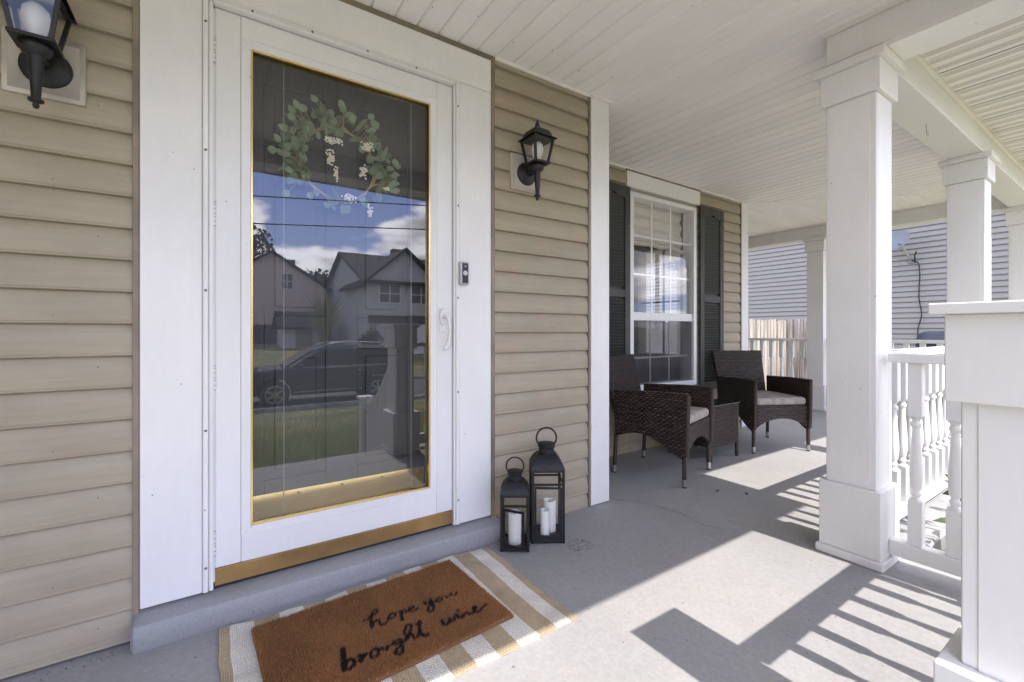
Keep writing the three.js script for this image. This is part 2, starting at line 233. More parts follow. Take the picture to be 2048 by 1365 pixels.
// ------------------------------------------------------------------ house walls with clapboard siding
const COURSE = 0.1016;
function boardGeo(len, seed) {
  const h = COURSE, P = [[0, -0.004], [0.0195, -0.004], [0.0222, -0.002], [0.0222, 0.0015], [0.0192, 0.0045], [0.0206, 0.022], [0.0206, 0.040], [0.0172, 0.066], [0.0105, 0.086], [0.0040, h - 0.004], [0, h - 0.004]];
  let g = extrude(P, len); g.rotateY(-Math.PI / 2); g.translate(len, 0, 0); // profile x -> +z, extrusion -> x
  g.computeVertexNormals(); g = uvBox(g, 1 / 1.2, seed * 0.371, seed * 0.617); return toCreasedNormals(g, 0.35);
}
const boardCache = new Map();
function siding(parent, x0, x1, y0, y1, z, off = 0) {      // courses from y0 to y1; the lowest one starts at off below
  let k = 0; for (let y = y0 - off; y < y1 - 0.01; y += COURSE, k++) {
    const len = x1 - x0, key = len.toFixed(4) + '_' + (k % 4); if (!boardCache.has(key)) boardCache.set(key, boardGeo(len, k % 4 + len));
    mesh('siding_board', boardCache.get(key), M.siding, parent, [x0, y, z]);
  }
}
{
  const t = thing('front_wall', 'tan clapboard wall to the left of the white door casing', 'wall', [0, 0, 0]);
  lim('wall_core', -3.6, -0.212, -0.02, 2.40, -0.16, -0.001, M.tan, t, 0);
  siding(t, -2.6, -0.212, 0.012, 2.345, 0);
  lim('corner_channel', -0.2115, -0.1955, 0.0, CEIL, -0.001, 0.027, M.tan, t, 0.002);
}
{
  const t = thing('front_wall', 'narrow tan clapboard wall between the door and the white corner post', 'wall', [0, 0, 0]);
  lim('wall_core', 1.127, 1.935, -0.02, 2.40, -0.16, -0.001, M.tan, t, 0);
  lim('return_wall', 1.80, 1.935, -0.02, 2.40, -0.66, -0.161, M.tan, t, 0);
  siding(t, 1.150, 1.776, 0.012, 2.33, 0, 0.03);
  lim('corner_channel', 1.128, 1.150, 0.05, CEIL, -0.001, 0.027, M.tan, t, 0.002);
  lim('corner_channel', 1.776, 1.792, 0.0, CEIL, -0.001, 0.027, M.tan, t, 0.002);
  lim('corner_post', 1.792, 1.938, 0.004, CEIL - 0.002, -0.10, 0.03, M.white, t, 0.004);
  lim('ceiling_trim', 1.150, 1.79, CEIL - 0.012, CEIL + 0.004, 0.0005, 0.03, M.cream, t, 0.002);
  lim('ceiling_trim', 1.79, 1.945, CEIL - 0.0105, CEIL + 0.006, 0.0005, 0.042, M.cream, t, 0.002);
}
const ZW = -0.652;
{
  const t = thing('window_wall', 'tan clapboard wall with the window and dark shutters', 'wall', [0, 0, 0]);
  const wx0 = 2.865, wx1 = 3.782, wy0 = 0.50, wy1 = 2.16;
  lim('wall_core', 1.935, wx0, -0.02, 2.40, ZW - 0.15, ZW - 0.001, M.plaster, t, 0);
  lim('wall_core', wx1, 4.685, -0.02, 2.40, ZW - 0.15, ZW - 0.001, M.plaster, t, 0);
  lim('wall_core', wx0, wx1, -0.02, wy0, ZW - 0.15, ZW - 0.001, M.plaster, t, 0);
  lim('wall_core', wx0, wx1, wy1, 2.40, ZW - 0.15, ZW - 0.001, M.plaster, t, 0);
  siding(t, 1.94, wx0 - 0.012, 0.012, 2.34, ZW, 0.03); siding(t, wx1 + 0.03, 4.55, 0.012, 2.34, ZW, 0.03);
  siding(t, wx0 - 0.011, wx1 + 0.029, 0.012, 0.44, ZW, 0.03);
  lim('corner_channel', 4.5505, 4.563, 0, CEIL, ZW, ZW + 0.027, M.tan, t, 0.002);
  lim('corner_post', 4.563, 4.69, 0.003, CEIL - 0.002, ZW - 0.05, ZW + 0.03, M.white, t, 0.004);
  lim('header_board', 2.826, 3.832, 2.192, 2.322, ZW + 0.0005, ZW + 0.032, M.white, t, 0.003);
  lim('header_flashing', 2.815, 3.845, 2.323, 2.335, ZW + 0.0005, ZW + 0.036, M.tan, t, 0.002);
  lim('ceiling_trim', 1.94, 4.562, CEIL - 0.012, CEIL + 0.004, ZW + 0.0005, ZW + 0.034, M.cream, t, 0.002);
  // side wall of the house along the far porch, with a window opening
  lim('side_wall', 4.53, 4.684, -0.02, 0.72, -6, ZW - 0.151, M.tan, t, 0); lim('side_wall', 4.53, 4.684, 2.0, 2.40, -6, ZW - 0.151, M.tan, t, 0);
  lim('side_wall', 4.53, 4.684, 0.7201, 1.9999, -6, -1.95, M.tan, t, 0); lim('side_wall', 4.53, 4.684, 0.7201, 1.9999, -1.28, ZW - 0.151, M.tan, t, 0);
  // the room behind
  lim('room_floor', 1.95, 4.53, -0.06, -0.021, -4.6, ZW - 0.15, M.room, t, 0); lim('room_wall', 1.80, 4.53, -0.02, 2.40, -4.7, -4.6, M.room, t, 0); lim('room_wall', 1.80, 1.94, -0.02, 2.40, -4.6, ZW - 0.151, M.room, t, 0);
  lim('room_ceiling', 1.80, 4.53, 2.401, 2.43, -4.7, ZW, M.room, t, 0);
}
// side window seen through the room
{
  const t = thing('side_window', 'small gridded side window seen through the front window across the dark room', 'window', [4.60, 0.72, -1.615]);
  lim('pane', -0.003, 0.003, 0.0, 1.28, -0.335, 0.335, M.thinGlass, t, 0);
  lim('muntin', -0.012, 0.012, 0.0, 1.28, -0.010, 0.010, M.black, t, 0.002); lim('muntin', -0.0115, 0.0115, 0.63, 0.65, -0.335, 0.335, M.black, t, 0.002);
}

// ------------------------------------------------------------------ porch ceiling: tongue planks with V-grooves
const plankGeo = (() => { const w = COURSE, P = [[0.0008, 0.014], [0.0008, 0.007], [0.0085, 0], [w - 0.0085, 0], [w - 0.0008, 0.007], [w - 0.0008, 0.014]]; const L = []; for (let s = 0; s < 4; s++) { let g = extrude(P, 1); g.computeVertexNormals(); L.push(uvBox(g, 0.5, s * 0.77, s * 0.43)); } return L; })();
{
  const t = new THREE.Group(); t.name = 'porch_ceiling'; t.userData.kind = 'structure'; scene.add(t); let k = 0;
  const P = (x, z0, z1) => { const o = mesh('ceiling_plank', plankGeo[k++ % 4], M.ceiling, t, [x, CEIL, z0]); o.scale.z = z1 - z0; };
  for (let x = 1.767 - 34 * COURSE; x < 6.35; x += COURSE) {
    const xm = x + COURSE / 2; let z0 = xm < 1.94 ? 0.0 : ZW, z1 = xm < 2.42 && xm > -1.6 ? 1.70 : 1.02; if (xm < -1.7) z1 = 1.02;
    if (xm > 4.62) { z0 = ZW + (xm - 4.62) * 0.975; if (z0 > 0.98) continue; }
    P(x, z0, z1);
  }
  for (let z = ZW + 1.62; z > -5.5; z -= COURSE) { const x1 = 6.36, x0 = Math.max(4.60, 4.62 + (z + COURSE / 2 - ZW) / 0.975 + 0.006); if (x1 - x0 < 0.05) continue; const o = mesh('ceiling_plank', plankGeo[k++ % 4], M.ceiling, t, [x0, CEIL - 0.001, z]); o.rotation.y = Math.PI / 2; o.scale.z = x1 - x0; o.position.z = z + COURSE; }
}
{ const t = scene.getObjectByName('porch_ceiling'); const a = new THREE.Vector3(4.62, 0, ZW), b = new THREE.Vector3(6.36, 0, ZW + 1.74 * 0.975), l = a.distanceTo(b); const o = mesh('mitre_strip', rb(l, 0.006, 0.052, 0.001), M.ceiling, t, [(a.x + b.x) / 2, CEIL - 0.001, (a.z + b.z) / 2]); o.rotation.y = -Math.atan2(b.z - a.z, b.x - a.x); }
// ------------------------------------------------------------------ porch roof with eaves, fascia, vented soffit
{
  const t = thing('porch_roof', 'low shingled porch roof with white fascia boards and vented soffits', 'roof', [0, 0, 0]);
  lim('roof_deck', -4.2, 6.95, 2.405, 2.45, -6.2, 1.645, M.roof, t, 0); lim('roof_deck', -2.15, 2.965, 2.4045, 2.4495, 1.6455, 2.31, M.roof, t, 0);
  lim('fascia', 2.97, 6.95, 2.30, 2.447, 1.625, 1.643, M.white, t); lim('fascia', -2.15, 2.966, 2.30, 2.4455, 2.29, 2.308, M.white, t); lim('fascia', 2.948, 2.966, 2.30, 2.4465, 1.645, 2.289, M.white, t); lim('fascia', 6.93, 6.95, 2.30, 2.4465, -6, 1.62, M.white, t); lim('fascia', -4.2, -2.15, 2.30, 2.447, 1.625, 1.643, M.white, t);
  const sg = (w, l) => { const g = new THREE.PlaneGeometry(w, l, 1, 1); g.rotateX(Math.PI / 2); const p = g.attributes.position, uv = g.attributes.uv; for (let i = 0; i < p.count; i++) uv.setXY(i, p.getZ(i) / 0.1 + 50, (p.getX(i) + w / 2) / w); return g; };
  const S = sg(COURSE - 0.003, 0.46), S2 = sg(COURSE - 0.003, 0.66), S3 = sg(COURSE - 0.003, 0.43);
  let k = 0; for (let x = 2.56; x < 6.9; x += COURSE) mesh('soffit_panel', S, M.soffitVent, t, [x, 2.33 + (k++ % 3 === 2 ? 0.0025 : 0), 1.405]);
  for (let x = 2.56; x < 2.93; x += COURSE) mesh('soffit_panel', S2, M.soffitVent, t, [x, 2.3315, 1.96]);
  for (let x = -2.1; x < 2.5; x += COURSE) mesh('soffit_panel', S3, M.soffitVent, t, [x, 2.33, 2.075]);
  lim('soffit_channel', 2.53, 6.9, 2.318, 2.334, 1.181, 1.200, M.cream, t, 0.002); lim('soffit_channel', 2.521, 2.54, 2.3185, 2.3345, 1.201, 2.28, M.cream, t, 0.002);
}
// beams
function beam(label, x0, x1, z0, z1, g = 'white beams under the porch roof') {
  const t = thing('porch_beam', label, 'beam', [0, 0, 0], 0, g);
  lim('beam_box', x0, x1, BEAM, 2.402, z0, z1, M.white, t, 0.004);
  const alongX = x1 - x0 > z1 - z0, e = 0.0025;
  if (alongX) { lim('face_board', x0 + 0.003, x1 - 0.003, BEAM + 0.02, CEIL - 0.012, z0 - e, z0 + e, M.white, t, 0.001); lim('face_board', x0 + 0.003, x1 - 0.003, BEAM + 0.02, 2.3175, z1 - e, z1 + e, M.white, t, 0.001); lim('ceiling_trim', x0, x1, CEIL - 0.0115, CEIL + 0.003, z0 - 0.022, z0 - 0.0026, M.cream, t, 0.002); }
  else { lim('face_board', x0 - e, x0 + e, BEAM + 0.02, CEIL - 0.012, z0 + 0.003, z1 - 0.003, M.white, t, 0.001); lim('ceiling_trim', x0 - 0.022, x0 - 0.0026, CEIL - 0.0115, CEIL + 0.003, z0, z1, M.cream, t, 0.002); }
  return t;
}
beam('white porch beam running from the near column to the far column', 2.522, 6.33, 0.998, 1.18);
beam('white porch beam running out towards the steps above the pedestal railing', 2.325, 2.515, 0.998, 1.86);
beam('white porch beam spanning over the entry steps', -1.70, 2.322, 1.685, 1.865);
beam('white porch beam across the far end facing the neighbouring house', 6.355, 6.545, -5.9, 1.18);

{ const t = thing('ceiling_hook', 'small curled metal hook under the white porch beam', 'hook', [3.40, BEAM, 1.09]); mesh('hook', tube([[0, 0.002, 0], [0, -0.02, 0], [0.012, -0.032, 0], [0.02, -0.05, 0.004], [0.006, -0.066, 0.004], [-0.012, -0.054, 0.004], [-0.014, -0.044, 0.004]], 0.0022, 30, 6), M.steel, t); }
// ------------------------------------------------------------------ columns
function column(label, x, z, group) {
  const t = thing('porch_column', label, 'column', [x, 0, z], 0, group);
  mesh('plinth', rb(0.252, 0.036, 0.252, 0.006), M.white, t, [0, 0.018, 0]);
  mesh('base_box', rb(0.228, 0.288, 0.228, 0.004), M.white, t, [0, 0.180, 0]);
  const sh = mesh('shaft', rb(0.186, 1.692, 0.186, 0.004), M.white, t, [0, 1.170, 0]);
  for (const s of [-1, 1]) { mesh('face_board', rb(0.003, 1.69, 0.150, 0.001), M.white, sh, [s * 0.0925, 0, -0.004]); mesh('face_board', rb(0.150, 1.69, 0.003, 0.001), M.white, sh, [0, 0, s * 0.0925]); }
  mesh('capital_block', rb(0.220, 0.133, 0.220, 0.003), M.white, t, [0, 2.0835, 0]);
  mesh('capital_slab', rb(0.262, 0.034, 0.262, 0.003), M.white, t, [0, 2.1675, 0]);
  return t;
}
column('white square porch column with the two railings meeting at it beside the wicker chairs', 2.418, 1.09);
column('white square porch column behind the pedestal, sunlit on its outer face', 4.345, 1.09);
column('white square porch column at the far end near the wooden fence', 6.45, -0.667);
column('white square porch column at the far outer corner of the porch', 6.45, 1.085);
column('white square porch column at the outer corner beyond the pedestal railing', 2.418, 1.77);
column('white square porch column at the near outer corner of the entry', -1.60, 1.77);
column('white square porch column at the far back corner of the side porch', 6.45, -2.6);
{
  const t = thing('pedestal', 'short white square pedestal with flat cap beside the entry steps', 'pedestal', [1.318, 0, 1.757]);
  mesh('plinth', rb(0.236, 0.036, 0.30, 0.006), M.white, t, [0, 0.018, 0]); mesh('base_box', rb(0.224, 0.300, 0.288, 0.004), M.white, t, [0, 0.186, 0]);
  mesh('shaft', rb(0.150, 0.524, 0.222, 0.004), M.white, t, [0, 0.598, 0]); mesh('face_board', rb(0.004, 0.523, 0.178, 0.001), M.white, t, [-0.0755, 0.598, 0.003]); mesh('face_board', rb(0.004, 0.523, 0.178, 0.001), M.white, t, [0.0755, 0.598, 0.003]); mesh('face_board', rb(0.110, 0.523, 0.004, 0.001), M.white, t, [0, 0.598, -0.1105]);
  mesh('collar', rb(0.192, 0.174, 0.262, 0.003), M.white, t, [0, 0.947, 0]); mesh('cap', rb(0.236, 0.022, 0.302, 0.003), M.white, t, [0, 1.045, 0]);
}

// ------------------------------------------------------------------ railings with turned balusters
const RAIL_T = 0.905, RAIL_B = 0.868, LOW_T = 0.115, LOW_B = 0.05;
const balGeo = (() => {
  const w = 0.047, b1 = 0.300, t0 = 0.648, L = [];
  L.push(at(rb(w, b1 - LOW_T, w, 0.003), 0, (b1 + LOW_T) / 2, 0), at(rb(w, RAIL_B - t0, w, 0.003), 0, (RAIL_B + t0) / 2, 0));
  const q = [[0.0235, 0.300], [0.0225, 0.306], [0.0125, 0.312], [0.0145, 0.318], [0.0185, 0.324], [0.0190, 0.330], [0.0135, 0.338], [0.0130, 0.345], [0.0195, 0.358], [0.0225, 0.385], [0.0232, 0.410], [0.0220, 0.445], [0.0185, 0.500], [0.0150, 0.560], [0.0130, 0.595], [0.0140, 0.603], [0.0190, 0.610], [0.0195, 0.618], [0.0135, 0.628], [0.0140, 0.634], [0.0210, 0.640], [0.0230, 0.648]];
  L.push(lathe(q, 14)); return merge(L);
})();
function railing(label, x0, x1, z0, z1, list, group) {
  const t = thing('porch_railing', label, 'railing', [0, 0, 0], 0, group); const alongX = x1 - x0 > z1 - z0;
  const cx = (x0 + x1) / 2, cz = (z0 + z1) / 2;
  if (alongX) { lim('top_rail', x0, x1, RAIL_B, RAIL_T, cz - 0.040, cz + 0.040, M.white, t, 0.005); lim('bottom_rail', x0, x1, LOW_B, LOW_T, cz - 0.026, cz + 0.026, M.white, t, 0.004); }
  else { lim('top_rail', cx - 0.040, cx + 0.040, RAIL_B, RAIL_T, z0, z1, M.white, t, 0.005); lim('bottom_rail', cx - 0.026, cx + 0.026, LOW_B, LOW_T, z0, z1, M.white, t, 0.004); }
  for (const v of list) mesh('baluster', balGeo, M.white, t, alongX ? [v, 0, cz] : [cx, 0, v]);
  return t;
}
const steps = (a, b, d) => { const n = Math.max(1, Math.round((b - a) / d)), L = []; for (let i = 0; i < n; i++) L.push(a + (i + 0.5) * (b - a) / n); return L; };
railing('short white baluster railing between the near column and the outer corner column', 2.39, 2.45, 1.205, 1.655, [1.288, 1.405, 1.515, 1.60]);
railing('white baluster railing from the pedestal to the outer corner column', 1.42, 2.325, 1.745, 1.805, [1.565, 1.72, 1.88, 2.03, 2.175, 2.29]);
railing('sunlit white baluster railing between the near column and the column behind the pedestal', 2.532, 4.23, 1.06, 1.12, steps(2.54, 4.22, 0.13));
railing('white baluster railing between the two columns at the far outer side', 4.46, 6.335, 1.06, 1.12, steps(4.46, 6.33, 0.13));
railing('white baluster railing at the far end in front of the wooden fence', 6.42, 6.48, -2.48, -0.785, steps(-2.48, -0.785, 0.135));
railing('white baluster railing at the far end in front of the grey siding', 6.42, 6.48, -0.55, 0.97, steps(-0.55, 0.97, 0.135));
{ // stair railing below the pedestal
  const t = thing('stair_railing', 'white curved stair railing descending from the pedestal to a low newel', 'railing', [1.318, 0, 0]);
  const Y = z => { const u = clamp((z - 1.9) / 0.85); return lerp(0.75, 0.20, 1 - Math.pow(1 - u, 1.7)); };
  const pts = []; for (let i = 0; i <= 12; i++) { const z = 1.906 + 0.85 * i / 12; pts.push([z, Y(z)]); }
  const up = pts.map(p => [p[0], p[1] + 0.03]).reverse(); const g = extrude([...pts, ...up], 0.07); g.rotateY(-Math.PI / 2); g.translate(0.035, 0, 0); mesh('handrail', uvBox(g, 0.5), M.white, t);
  for (let z = 1.96; z < 2.74; z += 0.1) { const y0 = z < 2.18 ? -0.185 : z < 2.48 ? -0.365 : -0.56, y1 = Y(z) + 0.01; mesh('baluster', rb(0.042, y1 - y0, 0.042, 0.003), M.white, t, [0, (y0 + y1) / 2, z]); }
  mesh('newel_post', rb(0.105, 0.86, 0.105, 0.004), M.white, t, [0, -0.13, 2.80]); mesh('newel_cap', rb(0.145, 0.03, 0.145, 0.006), M.white, t, [0, 0.315, 2.80]);
}

// ------------------------------------------------------------------ door: casing, storm door, entry door
{
  const t = thing('door_casing', 'wide white flat casing around the front door', 'door frame', [0, 0, 0]);
  lim('wall_core', -0.212, -0.04, 2.16, 2.40, -0.16, -0.002, M.plaster, t, 0); lim('wall_core', -0.0399, 1.1265, 2.16, 2.40, -0.16, -0.002, M.plaster, t, 0);
  lim('side_casing', -0.194, -0.028, 0.104, 2.1595, -0.01, 0.028, M.white, t); lim('side_casing', 0.953, 1.126, 0.104, 2.1595, -0.01, 0.028, M.white, t);
  lim('head_casing', -0.194, 1.126, 2.160, 2.318, -0.01, 0.029, M.white, t); lim('head_flashing', -0.20, 1.150, 2.319, CEIL, -0.01, 0.026, M.tan, t, 0.002);
  lim('brick_mould', -0.0275, -0.010, 0.104, 2.1585, -0.02, 0.038, M.white, t, 0.006); lim('brick_mould', 0.934, 0.9525, 0.104, 2.1585, -0.02, 0.038, M.white, t, 0.006); lim('brick_mould', -0.0095, 0.9335, 2.1425, 2.1592, -0.02, 0.037, M.white, t, 0.006);
  lim('jamb', -0.15, -0.0095, 0.10, 2.16, -0.16, -0.0205, M.white, t, 0); lim('jamb', 0.9345, 1.12, 0.10, 2.16, -0.16, -0.0205, M.white, t, 0); lim('jamb', -0.009, 0.934, 2.136, 2.1597, -0.16, -0.0205, M.white, t, 0);
  // hinge-side mounting channel and its screws
  lim('hinge_channel', -0.0092, 0.0035, 0.104, 2.142, -0.018, 0.030, M.whiteMetal, t, 0.002); lim('latch_channel', 0.9245, 0.9338, 0.104, 2.142, -0.018, 0.030, M.whiteMetal, t, 0.002); lim('drip_cap', 0.0037, 0.9243, 2.1335, 2.1423, -0.018, 0.045, M.whiteMetal, t, 0.004);
  const sc = lathe([[0, 0], [0.0042, 0], [0.0042, 0.001], [0.003, 0.0022], [0, 0.0022]], 10); sc.rotateX(Math.PI / 2);
  for (const y of [0.19, 0.66, 1.14, 1.62, 2.06]) { mesh('screw', sc, M.screw, t, [-0.0185, y, 0.0382]); }
  for (const y of [0.22, 0.72, 1.155, 1.58, 2.04]) mesh('screw', sc, M.screw, t, [0.9425, y, 0.0382]);
  for (const x of [0.12, 0.32, 0.53, 0.74]) mesh('screw', sc, M.screw, t, [x, 2.150, 0.0372]);
}
{
  const t = thing('door_sill', 'painted grey concrete sill step under the front door', 'sill', [0.475, 0, 0]);
  const P = [[-0.155, 0], [0.088, 0], [0.094, 0.02], [0.094, 0.068], [0.088, 0.080], [0.074, 0.087], [0.0, 0.100], [-0.155, 0.1035]]; const g = extrude(P, 1.37, 0.008); g.rotateY(-Math.PI / 2); g.translate(0.685, 0, 0);
  mesh('sill_block', toCreasedNormals(uvBox(g, 0.4, 0.2, 0.4), 0.5), M.sill, t);
}
{
  const t = thing('storm_door', 'white full-glass storm door with brass trim and brass kick strip', 'door', [0, 0, 0]);
  const x0 = 0.0065, x1 = 0.9225, y0 = 0.112, y1 = 2.131, gx0 = 0.116, gx1 = 0.813, gy0 = 0.296, gy1 = 2.022, Z0 = -0.016, Z1 = 0.018;
  lim('stile', x0, gx0 - 0.03, y0 + 0.06, y1, Z0, Z1, M.whiteMetal, t, 0.004); lim('stile', gx1 + 0.03, x1, y0 + 0.06, y1, Z0, Z1, M.whiteMetal, t, 0.004);
  lim('top_rail', gx0 - 0.0298, gx1 + 0.0298, gy1 + 0.03, y1 - 0.0004, Z0, Z1, M.whiteMetal, t, 0.003); lim('bottom_rail', gx0 - 0.0298, gx1 + 0.0298, y0 + 0.06, gy0 - 0.03, Z0, Z1, M.whiteMetal, t, 0.003);
  // mitred inner border, a little proud
  const bw = 0.030, bord = (pts) => { const g = extrude(pts, 0.012, 0.0012); return uvBox(g, 0.5, 0.3, 0.1); };
  const A = [gx0 - bw, gy0 - bw], B = [gx1 + bw, gy0 - bw], C = [gx1 + bw, gy1 + bw], D = [gx0 - bw, gy1 + bw], a = [gx0, gy0], b = [gx1, gy0], c = [gx1, gy1], d = [gx0, gy1];
  for (const q of [[A, B, b, a], [B, C, c, b], [C, D, d, c], [D, A, a, d]]) mesh('glass_border', bord(q), M.whiteMetal, t, [0, 0, 0.0085]);
  const bs = 0.007; lim('brass_bead', gx0, gx0 + bs, gy0, gy1, 0.004, 0.0215, M.brass, t, 0.002); lim('brass_bead', gx1 - bs, gx1, gy0, gy1, 0.004, 0.0215, M.brass, t, 0.002); lim('brass_bead', gx0 + bs, gx1 - bs, gy1 - bs, gy1, 0.004, 0.0213, M.brass, t, 0.002); lim('brass_bead', gx0 + bs, gx1 - bs, gy0, gy0 + bs, 0.004, 0.0213, M.brass, t, 0.002);
  lim('glass_pane', gx0 + 0.001, gx1 - 0.001, gy0 + 0.001, gy1 - 0.001, -0.0005, 0.0005, M.glass, t, 0).geometry = (() => { const g = new THREE.PlaneGeometry(gx1 - gx0 - 0.002, gy1 - gy0 - 0.002); return g; })();
  lim('kick_strip', x0, x1, y0, y0 + 0.0595, -0.01, 0.021, M.kickBrass, t, 0.002);
  lim('gap_seal', x0 + 0.002, x1 - 0.002, y0 - 0.010, y0 - 0.0005, -0.014, 0.014, M.darkGap, t, 0);
  // hinges: barrel along the edge with knuckle groups
  for (const yc of [1.976, 1.408, 0.838, 0.262]) { const h = mesh('hinge', cyl(0.0055, 0.0055, 0.084, 12), M.whiteMetal, t, [0.0042, yc, 0.0215]); for (const q of [-0.042, -0.026, -0.009, 0.0, 0.018, 0.034, 0.042]) mesh('knuckle_seam', cyl(0.0058, 0.0058, 0.0012, 12), M.darkGap, h, [0, q, 0]); }
  mesh('hinge_pin', cyl(0.0046, 0.0046, 1.99, 10), M.whiteMetal, t, [0.0042, 1.125, 0.0205]);
  // lever handle
  const h = new THREE.Group(); h.name = 'handle'; h.position.set(0.873, 1.055, 0.018); t.add(h);
  mesh('backplate', rb(0.034, 0.11, 0.004, 0.002), M.whiteMetal, h, [0, -0.005, 0.002]); const ro = cyl(0.019, 0.021, 0.012, 24); ro.rotateX(Math.PI / 2); ro.scale(0.9, 1.9, 1); mesh('rosette', ro, M.whiteMetal, h, [0, 0.010, 0.0095]);
  mesh('lever', (() => { const g = merge([tube([[0, 0.010, 0.015], [0.001, 0.012, 0.035], [0.006, 0.004, 0.046], [0.012, -0.025, 0.047], [0.014, -0.06, 0.045], [0.010, -0.10, 0.042], [0.0, -0.125, 0.040], [-0.006, -0.130, 0.040]], 0.0085, 30, 10), at(new THREE.SphereGeometry(0.0095, 12, 8), -0.006, -0.130, 0.040)]); return g; })(), M.whiteMetal, h);
  lim('vertical_strip', 0.2265, 0.2300, 0.30, 2.02, -0.030, -0.024, M.dullGrey, t, 0.001); lim('vertical_strip', 0.7385, 0.742, 0.30, 2.02, -0.030, -0.024, M.dullGrey, t, 0.001);  // two thin grey strips for the pale vertical lines behind the glass
}
{
  const t = thing('entry_door', 'dark six-panel entry door behind the storm door glass', 'door', [0.465, 0.108, -0.135]);
  const core = lim('slab', -0.473, 0.473, 0.0, 2.028, -0.022, 0.0, M.entryDoor, t, 0);
  const st = (x0, x1, y0, y1, n = 'stile') => lim(n, x0, x1, y0, y1, 0.0, 0.012, M.entryDoor, t, 0.003);
  st(-0.473, -0.295, 0, 2.028); st(0.295, 0.473, 0, 2.028); st(-0.065, 0.065, 0, 2.028);
  for (const s of [-1, 1]) for (const [ya, yb] of [[0, 0.30], [0.815, 0.955], [1.52, 1.63], [1.87, 2.028]]) { const x = s < 0 ? [-0.2948, -0.0652] : [0.0652, 0.2948]; st(x[0], x[1], ya, yb, 'rail'); }
  for (const s of [-1, 1]) for (const [ya, yb] of [[0.30, 0.815], [0.955, 1.52], [1.63, 1.87]]) mesh('raised_panel', rb(0.155, yb - ya - 0.07, 0.012, 0.005), M.entryDoor, t, [s * 0.18, (ya + yb) / 2, 0.005]);
  lim('kick_plate', -0.37, 0.375, 0.035, 0.247, 0.0122, 0.0142, M.polished, t, 0.0006);
  const sc = lathe([[0, 0], [0.005, 0], [0.004, 0.002], [0, 0.002]], 10); sc.rotateX(Math.PI / 2); for (let i = 0; i < 5; i++) mesh('screw', sc, M.screw, t, [-0.345 + 0.173 * i, 0.232, 0.0143]);
  lim('threshold', -0.47, 0.47, -0.0045, 0.02, 0.02, 0.115, M.brass, t, 0.004);
}
// doorbell
{
  const t = thing('doorbell', 'small black video doorbell on the white door casing', 'doorbell', [0.965, 1.216, 0.0395]);
  const body = mesh('body', rb(0.046, 0.104, 0.022, 0.004), M.grey, t, [0, 0.052, 0.011]); mesh('face', rb(0.030, 0.092, 0.002, 0.001), M.plastic, t, [0.002, 0.052, 0.0228]);
  const ring = new THREE.TorusGeometry(0.0098, 0.0016, 8, 28); mesh('button_ring', ring, M.sticker, t, [0.002, 0.052, 0.0242]); const bt = cyl(0.0085, 0.0085, 0.0015, 24); bt.rotateX(Math.PI / 2); mesh('button', bt, M.grey, t, [0.002, 0.052, 0.0243]);
  const ln = new THREE.SphereGeometry(0.0055, 16, 10); mesh('lens', ln, M.grey, t, [0.002, 0.083, 0.0225]);
  mesh('mount', rb(0.050, 0.108, 0.002, 0.0008), M.white, t, [0, 0.052, -0.0004]);
}
